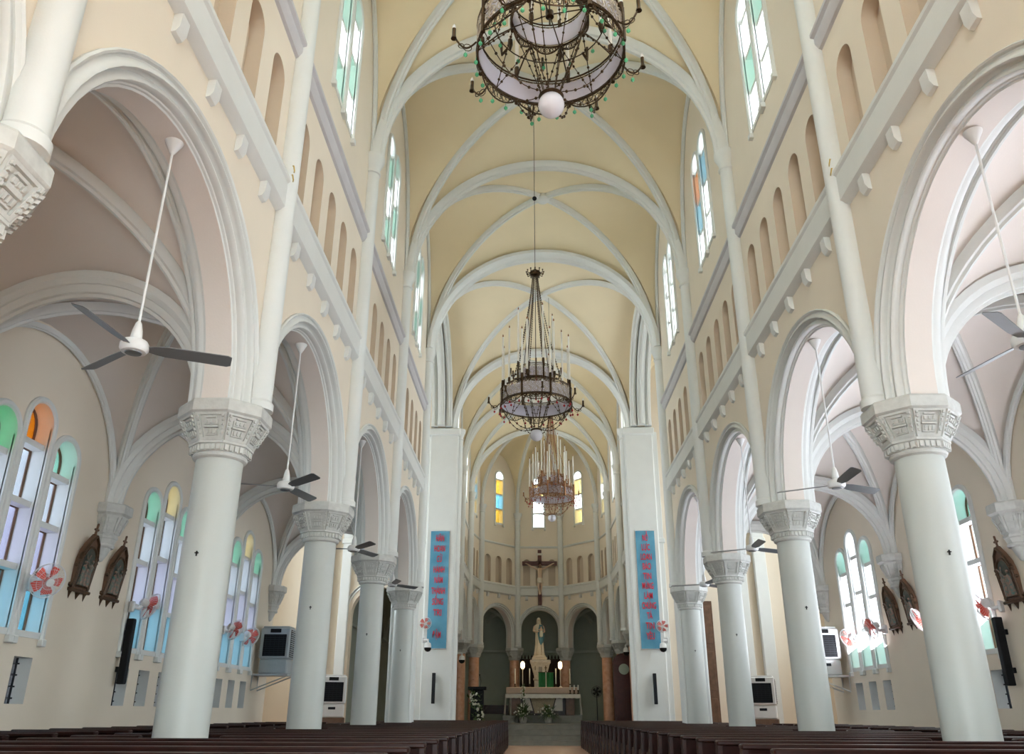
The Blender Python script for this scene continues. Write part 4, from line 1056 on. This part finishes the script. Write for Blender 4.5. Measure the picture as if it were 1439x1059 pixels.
b = MB(); b.lathe([(0.20, 1.30), (0.215, 1.38), (0.20, 1.50), (0.165, 1.62)], 16, (0, -0.26, 0)); b.tube([(0.16, -0.34, 1.58), (0.2, -0.36, 1.35), (0.17, -0.33, 1.15)], [0.03, 0.05, 0.02], 8); b.build('loincloth', MRO, e)
b = MB(); b.lathe([(0.06, 2.22), (0.095, 2.30), (0.10, 2.38), (0.07, 2.45), (0.01, 2.47)], 12, (0.03, -0.30, 0)); b.build('hair', MHR, e)
bpy.data.objects.remove(crp)

# ------------------------------------------------------------------ statue, pedestal, high altar
e = empty('statue_pedestal', (0.0, 51.0, 0), label='flared pale marble pedestal carrying the statue behind the altar', cat='pedestal')
def rect_lathe(mb, prof, c=(0, 0)):   # (halfx, halfy, z)
    mb.sweep([[(c[0]-hx, c[1]-hy, z), (c[0]+hx, c[1]-hy, z), (c[0]+hx, c[1]+hy, z), (c[0]-hx, c[1]+hy, z)] for hx, hy, z in prof], True)
b = MB(); rect_lathe(b, [(0.36, 0.3, 0.8), (0.36, 0.3, 3.0), (0.42, 0.34, 3.05), (0.42, 0.34, 3.12)]); b.build('shaft', MMB, e, 20)
b = MB(); rect_lathe(b, [(0.36, 0.3, 3.12), (0.38, 0.32, 3.3), (0.56, 0.45, 3.95), (0.60, 0.48, 3.98), (0.60, 0.48, 4.12), (0.56, 0.45, 4.14)]); b.build('flared_top', MMB, e, 20)
b = MB(); 
for (x, z, w, h) in ((0, 3.6, 0.22, 0.5), (-0.3, 3.68, 0.06, 0.36), (0.3, 3.68, 0.06, 0.36)): b.bbox(x-w/2, x+w/2, -0.46-0.02+(3.95-z)*0.2, -0.40+(3.95-z)*0.2, z-h/2+0.05, z+h/2-0.05, 0.02)
b.build('carved_panel', MS, e)
e = empty('statue', (-0.05, 51.0, 4.14), label='robed woman statue with blue mantle holding a child, under the central arch', cat='statue')
b = MB(); rect_lathe(b, [(0.44, 0.36, 0.0), (0.44, 0.36, 0.12), (0.38, 0.3, 0.16), (0.36, 0.28, 0.26)]); b.build('base', MRO, e, 20)
b = MB(); nn = 36; rings = []
for (z, rx, ry, ox, fold) in ((0.26, 0.31, 0.25, 0.0, 0.035), (0.5, 0.27, 0.22, 0.0, 0.03), (0.9, 0.235, 0.19, 0.01, 0.022), (1.25, 0.235, 0.19, 0.01, 0.016), (1.5, 0.215, 0.175, 0.0, 0.010), (1.75, 0.25, 0.18, -0.02, 0.006), (1.92, 0.26, 0.16, -0.02, 0.0), (2.02, 0.15, 0.11, -0.02, 0), (2.07, 0.07, 0.07, -0.02, 0)):
    rings.append([(ox+(rx+fold*math.sin(9*t))*math.cos(t), (ry+fold*math.sin(9*t))*math.sin(t), z) for t in [2*PI*i/nn for i in range(nn)]])
b.sweep(rings, True); b.build('robe', MRO, e, 60)
q = skin('body', [(-0.02, 0, 2.0, 0.07), (-0.02, -0.01, 2.12, 0.055), (-0.02, -0.03, 2.24, 0.095, 0.10), (-0.02, -0.02, 2.34, 0.07),
                  (-0.27, 0, 1.90, 0.075), (-0.33, -0.08, 1.62, 0.07), (-0.12, -0.24, 1.58, 0.04), (0.0, -0.27, 1.60, 0.035),
                  (0.24, 0, 1.90, 0.075), (0.32, -0.08, 1.60, 0.07), (0.16, -0.26, 1.50, 0.04), (0.05, -0.28, 1.50, 0.035)], [(0, 1), (1, 2), (2, 3), (0, 4), (4, 5), (5, 6), (6, 7), (0, 8), (8, 9), (9, 10), (10, 11)], MSK, e)
b = MB(); rings = []
for (z, a, w, d) in ((1.98, 0.25, 0.10, 0.18), (1.75, 0.30, 0.17, 0.24), (1.45, 0.30, 0.22, 0.26), (1.15, 0.25, 0.20, 0.25), (0.95, 0.18, 0.12, 0.22), (0.85, 0.14, 0.05, 0.2)):
    rings.append([(0.10+w*math.cos(t), -0.04-d*0.95*abs(math.sin(t))-0.0, z+0.03*math.sin(3*t)) for t in [PI*i/10 for i in range(11)]]+[(0.10-w*0.9, 0.02, z), (0.10+w*0.9, 0.02, z)])
b.sweep(rings, True); b.build('blue_mantle', MBL, e, 60)
b = MB(); b.lathe([(0.13, 1.95), (0.135, 2.1), (0.125, 2.28), (0.09, 2.38), (0.01, 2.42)], 18, (-0.02, 0.03, 0)); b.build('veil', MRO, e, 60)
q = skin('child', [(0.13, -0.30, 1.52, 0.07), (0.12, -0.31, 1.68, 0.075), (0.12, -0.31, 1.80, 0.04), (0.12, -0.33, 1.88, 0.065), (0.03, -0.33, 1.72, 0.03), (-0.04, -0.36, 1.66, 0.022), (0.2, -0.33, 1.72, 0.03), (0.25, -0.38, 1.64, 0.022), (0.10, -0.34, 1.38, 0.045), (0.10, -0.33, 1.24, 0.03)], [(0, 1), (1, 2), (2, 3), (1, 4), (4, 5), (1, 6), (6, 7), (0, 8), (8, 9)], MSK, e)
b = MB(); b.lathe([(0.10, 1.30), (0.11, 1.45), (0.085, 1.62), (0.07, 1.74)], 14, (0.12, -0.30, 0)); b.build('child_robe', MFW, e, 60)

e = empty('high_altar', (0.05, 49.6, 0.8), label='pink stone high altar ledge behind the front altar table', cat='altar')
b = MB(); b.bbox(-1.8, 1.8, -0.45, 0.45, 0, 1.45, 0.02); b.build('altar_block', MMB, e)
b = MB(); b.bbox(-2.0, 2.0, -0.55, 0.5, 1.45, 1.80, 0.03); b.build('altar_slab', mat('rose_stone', (0.62, 0.45, 0.33), 0.4), e)
e = empty('tabernacle', (0.30, 49.5, 2.6), label='tabernacle under a green cloth veil with a white centre stripe', cat='tabernacle')
b = MB(); n = 12
b.sweep([[(x*(1+0.0*z), y+0.012*math.sin(x*40), z) for x, y in [(-0.42+0.84*i/20, -0.3) for i in range(21)]+[(0.42, 0.25), (-0.42, 0.25)]] for z in (0.0, 0.4, 0.78)], True); b.build('veil', MGV, e, 50)
b = MB(); b.bbox(-0.03, 0.03, -0.335, -0.30, 0.0, 0.79, 0.005); b.build('stripe', MCL, e)
b = MB(); b.bbox(-0.44, 0.44, -0.31, 0.27, 0.775, 0.80, 0.005); b.bbox(-0.06, 0.06, -0.06, 0.06, 0.80, 0.84, 0.01); b.box(-0.02, 0.02, -0.02, 0.02, 0.84, 1.15); b.box(-0.08, 0.08, -0.02, 0.02, 1.02, 1.06); b.build('top', MGO, e, 20)
# black panels put in for the dark shadows around pedestal and candles
e = empty('shadow_backing', (0, 51.62, 0.8), label='black panels put in for the shadows behind the pedestal and high altar candles', cat='screen')
for x in (-0.60, 0.60):
    b = MB(); b.bbox(x-0.59, x+0.59, 0, 0.1, 0.0, 3.45, 0.02)
    for k in range(6): b.lathe([(0.02, 0), (0.05, 0.06), (0.015, 0.22)], 8, (x-0.5+k*0.2, 0.05, 3.44))
    for k in range(3): b.bbox(x-0.5+k*0.36, x-0.2+k*0.36, -0.02, 0.0, 1.9, 3.2, 0.01)
    b.build('shadow_panel', MSC, e)
def make_lampstand(label):
    e = empty('altar_lamp', label=label, cat='lamp', group='lit lamps on the high altar')
    b = MB(); b.lathe([(0.09, 0), (0.07, 0.04), (0.02, 0.08), (0.025, 0.5), (0.018, 0.9), (0.06, 0.98), (0.06, 1.0)], 14); b.build('stand', MCL, e)
    b = MB(); b.lathe([(0.07, 1.0), (0.11, 1.08), (0.11, 1.28), (0.07, 1.36), (0.02, 1.38)], 16); b.build('lit_shade', MGL, e); return e
lp = make_lampstand('lit lamp glowing left of the green tabernacle'); lp.location = (-1.02, 49.5, 2.6)
copy_tree(lp, (1.12, 49.5, 2.6), label='lit lamp glowing right of the green tabernacle')
for x in (-1.02, 1.12):
    L_ = bpy.data.lights.new('altar_lamp_light', 'POINT'); L_.energy = 12; L_.color = (1, 0.7, 0.4); L_.shadow_soft_size = 0.12
    o = bpy.data.objects.new('altar_lamp_light', L_); col.objects.link(o); o.location = (x, 49.2, 3.8)
def make_candle(label, h):
    e = empty('altar_candle', label=label, cat='candle', group='altar candles')
    b = MB(); b.lathe([(0.075, 0), (0.06, 0.03), (0.022, 0.07), (0.026, 0.12), (0.05, 0.16), (0.045, 0.18)], 14); b.build('candlestick', MGO, e)
    b = MB(); b.lathe([(0.032, 0.17), (0.03, h)], 12); b.build('wax_candle', MCN, e)
    b = MB(); b.lathe([(0.003, h), (0.003, h+0.03)], 6); b.build('wick', MBK, e); return e
cd = None
for x, y, z, w in ((-1.45, 49.45, 2.6, 'far left on the high altar'), (-0.62, 49.45, 2.6, 'just left of the tabernacle'), (0.86, 49.45, 2.6, 'just right of the tabernacle'), (1.66, 49.45, 2.6, 'far right on the high altar')):
    lab = 'white candle in a low holder, %s' % w
    if cd is None: cd = make_candle(lab, 1.0); q = cd
    else: q = copy_tree(cd, label=lab)
    q.location = (x, y, z)
# front altar table
e = empty('altar_table', (0.05, 44.0, 1.14), label='front altar table with a white cloth hanging at both ends', cat='altar')
b = MB(); b.bbox(-1.75, 1.75, -0.4, 0.4, 1.05, 1.13, 0.01); b.build('table_top', MMB, e)
for x in (-1.35, 1.35):
    b = MB(); b.bbox(x-0.22, x+0.22, -0.25, 0.25, 0, 1.05, 0.02); b.build('leg', MD2, e)
b = MB(); b.bbox(-1.12, 1.12, -0.12, 0.2, 0.0, 1.05, 0.01); b.build('front_panel', MD, e)
b = MB(); rect_lathe(b, [(0.62, 0.02, 0.95), (0.40, 0.02, 0.12)], (0, -0.14)); b.build('central_relief', mat('gilt_mosaic', (0.45, 0.36, 0.22), 0.5, var=0.5, scale=30), e, 20)
for sx in (-1, 1):
    b = MB(); b.sweep([[(sx*x, y, z) for x, z in ((0.66, 0.92), (0.98, 0.92), (0.98, 0.25), (0.50, 0.25))] for y in (-0.15, -0.12)], True); b.build('side_relief', MCL, e, 20)
b = MB(); b.bbox(-1.84, 1.84, -0.48, 0.48, 1.13, 1.15, 0.004)
b.sweep([[(x, -0.48+0.006*math.sin(x*14), 1.15), (x, -0.49+0.006*math.sin(x*14), 1.15), (x, -0.50+0.012*math.sin(x*14), 0.93+0.01*math.sin(x*25)), (x, -0.49+0.012*math.sin(x*14), 0.93+0.01*math.sin(x*25))] for x in [-1.84+3.68*i/60 for i in range(61)]], True)
for sx in (-1, 1): b.sweep([[(sx*(1.84+0.01*math.sin(y*30)), y, 1.15), (sx*(1.86+0.01*math.sin(y*30)), y, 1.15), (sx*(1.92+0.03*math.sin(y*30)), y, 0.05), (sx*(1.90+0.03*math.sin(y*30)), y, 0.05)] for y in [-0.48+0.96*i/20 for i in range(21)]], True)
b.build('altar_cloth', MCL, e, 50); e.scale = (1, 1, 0.852)
cd2 = None
for k, x in enumerate((1.42, 1.62, 1.82)):
    lab = 'short white candle on the altar table, %s of three at its right end' % ('first', 'second', 'third')[k]
    if cd2 is None: cd2 = make_candle(lab, 0.42); q = cd2; q['group'] = 'three candles on the altar table'
    else: q = copy_tree(cd2, label=lab)
    q.location = (x, 43.85, 2.135)
# flower arrangements
def flowers(name, label, loc, w, h, tall, seed):
    rn = random.Random(seed); e = empty(name, loc, label=label, cat='flowers')
    b = MB(); b.lathe([(0.10, 0), (0.16, 0.02), (0.2, 0.22), (0.17, 0.26)], 14); b.build('vase', MMB, e)
    b = MB()
    for i in range(170):
        a = rn.uniform(0, 2*PI); el = rn.uniform(-0.2, 1.2); L_ = w*rn.uniform(0.5, 1.0); c_ = Vector((math.cos(a)*math.cos(el), math.sin(a)*math.cos(el), math.sin(el)))
        p0 = Vector((0, 0, 0.28))+c_*0.05; p1 = p0+c_*L_*0.6+Vector((0, 0, 0.05)); p2 = p0+c_*L_-Vector((0, 0, 0.08)); sd = c_.cross(Vector((0, 0, 1))).normalized()*0.028
        b.add([p0, p1+sd, p2, p1-sd], [(0, 1, 2, 3)])
    if tall:
        for i in range(60):
            z = 0.3+h*i/60; a = rn.uniform(0, 2*PI); r = 0.14*(1-i/90); c_ = Vector((math.cos(a)*r, math.sin(a)*r, 0)); b.add([Vector((0, 0, z)), Vector((0, 0, z+0.1))+c_, Vector((0, 0, z+0.16))+c_*1.4, Vector((0.03, 0, z+0.06))+c_], [(0, 1, 2, 3)])
    b.build('foliage', MLF, e, 0)
    b = MB()
    for i in range(34):
        a = rn.uniform(0, 2*PI); el = rn.uniform(0.1, 1.4); r = w*rn.uniform(0.35, 0.8)
        p = (math.cos(a)*math.cos(el)*r, math.sin(a)*math.cos(el)*r, 0.3+math.sin(el)*r*0.8)
        b.ball(p, rn.uniform(0.025, 0.045), 7, 5)
    if tall:
        for i in range(22): z = 0.3+h*i/22; b.ball((0.10*math.sin(i*1.3), 0.1*math.cos(i*1.3), z), 0.04, 7, 5)
    b.build('blossoms', MFW, e)['kind'] = 'stuff'; return e
flowers('flower_arrangement', 'tall white and green flower arrangement left in front of the altar', (-0.92, 42.2, 0.8), 0.78, 1.35, True, 1)
flowers('flower_arrangement', 'low spray of green leaves and pale flowers centred before the altar', (0.28, 42.2, 0.8), 0.78, 0.6, False, 2)
# lectern with flowers
e = empty('lectern', (-3.0, 40.3, 0.8), label='black lectern with white flowers on its front, left in the chancel', cat='lectern')
b = MB(); b.bbox(-0.42, 0.42, -0.28, 0.28, 1.42, 1.56, 0.02); b.build('reading_desk', MBK, e)
b = MB(); b.bbox(-0.30, 0.30, -0.15, 0.2, 0, 1.42, 0.02); b.build('body', MBK, e)
b = MB(); b.tube([(0.12, 0, 1.56), (0.16, 0, 1.8), (0.10, -0.1, 2.05)], 0.012, 6); b.ball((0.1, -0.12, 2.07), 0.03, 8, 6); b.build('microphone', MDG, e)
rn = random.Random(9); b = MB(); g = MB()
for i in range(70):
    z = rn.uniform(0.05, 1.35); x = 0.18*math.sin(z*4.2)+rn.uniform(-0.14, 0.14); b.ball((x, -0.2-rn.uniform(0, 0.08), z), rn.uniform(0.025, 0.05), 7, 5)
for i in range(120):
    z = rn.uniform(0.0, 1.38); x = 0.15*math.sin(z*4.2)+rn.uniform(-0.26, 0.26); p = Vector((x, -0.19, z)); q = Vector((rn.uniform(-0.1, 0.1), -0.08, rn.uniform(-0.12, 0.12))); g.add([p, p+q+Vector((0.02, 0, 0.02)), p+q*1.6, p+q-Vector((0.02, 0, 0.02))], [(0, 1, 2, 3)])
b.build('flower_garland', MFW, e)['kind'] = 'stuff'; g.build('foliage', MLF, e, 0)
# red door leaf with round emblem
e = empty('wooden_cabinet', (4.35, 45.8, 0.8), label='tall red brown wooden confessional door with a round pale emblem', cat='confessional')
b = MB(); b.sweep([[(x, y, z) for x, z in [(-0.55, 0), (0.55, 0), (0.55, 2.9)]+[(0.55*math.cos(PI*i/12), 2.9+0.5*math.sin(PI*i/12)) for i in range(1, 12)]+[(-0.55, 2.9)]] for y in (0, 0.5)], True); b.build('carcass', MR, e, 30)
for x in (-0.26, 0.26):
    b = MB(); b.bbox(x-0.2, x+0.2, -0.03, 0.0, 0.15, 1.7, 0.01); b.bbox(x-0.14, x+0.14, -0.045, -0.02, 0.3, 1.5, 0.01); b.build('door_panel', MR, e)
b = MB(); b.lathe([(0.27, 0), (0.27, 0.03), (0.24, 0.04)], 28, T=lambda x, y, z: (x, -z, y+2.6)); b.build('round_emblem', mat('pale_green_emblem', (0.42, 0.47, 0.38), 0.5), e)
# pedestal fan
e = empty('pedestal_fan', (2.75, 44.0, 0.8), label='dark pedestal fan standing right of the altar', cat='fan')
b = MB(); b.lathe([(0.22, 0), (0.2, 0.04), (0.03, 0.07), (0.022, 0.1), (0.02, 1.3)], 18); b.build('stand', MDG, e)
b = MB(); TZ = lambda x, y, z: (x, -z, y+1.45)
for k in range(5):
    a = 2*PI*k/5; b.add([TZ(r*math.cos(a+w), r*math.sin(a+w), z) for r, w, z in ((0.04, 0, 0), (0.22, -0.35, 0), (0.22, 0.35, 0.04), (0.04, 0.4, 0.02))], [(0, 1, 2, 3)])
b.lathe([(0.06, -0.12), (0.07, -0.02), (0.04, 0.04)], 14, T=TZ); b.build('blades', MBK, e, 0)
b = MB()
for i in range(24):
    a = 2*PI*i/24; b.tube([TZ(r*math.cos(a), r*math.sin(a), z) for r, z in ((0.04, 0.08), (0.2, 0.07), (0.26, 0.0), (0.2, -0.05), (0.07, -0.08))], 0.004, 4)
b.tube([TZ(0.26*math.cos(2*PI*i/28), 0.26*math.sin(2*PI*i/28), 0) for i in range(28)], 0.009, 6, closed=True); b.build('guard', MDG, e)
# low dark bench at the back left of the chancel
e = empty('chancel_bench', (-2.6, 48.3, 0.8), label='low dark bench at the back left of the chancel', cat='bench')
b = MB(); b.bbox(-0.8, 0.8, -0.2, 0.2, 0.4, 0.46, 0.01); b.build('seat', MD, e)
b = MB(); b.bbox(-0.8, 0.8, 0.16, 0.2, 0.46, 0.85, 0.01); b.build('backrest', MD, e)
for x in (-0.7, 0.7):
    b = MB(); b.bbox(x-0.04, x+0.04, -0.18, 0.18, 0, 0.4, 0.01); b.build('leg', MD, e)
# brass hooks on the nave shafts
hk = None
for (x, y, z) in ((-3.8, 10.18, 9.5), (3.8, 10.18, 9.5), (3.8, 10.18, 4.6+5.3)):
    pass
for s in (-1, 1):
    e = empty('wall_hook', (s*3.93, 10.0, 8.62), label='small brass double hook on the nearest tall wall shaft, %s side' % SIDE[s], cat='hook', group='brass hooks on the nearest wall shafts')
    b = MB()
    for z in (0.0, -0.16): b.tube([(0, -0.02, z), (-s*0.03, -0.10, z-0.03), (-s*0.02, -0.13, z+0.04), (0, -0.10, z+0.06)], 0.010, 6)
    b.build('hook', MBR, e)
# white-lit transept door posts and tall dark doors
e = empty('wooden_door_leaf', (6.8, 35.40, 0), label='tall dark brown wooden door leaf in the right transept', cat='door')
b = MB(); b.bbox(-0.24, 0.24, 0, 0.06, 0, 5.6, 0.01); b.build('leaf', MD2, e)
b = MB()
for z in (0.3, 2.1, 3.9): b.bbox(-0.16, 0.16, -0.03, 0.0, z, z+1.5, 0.01)
b.build('panels', MD2, e)
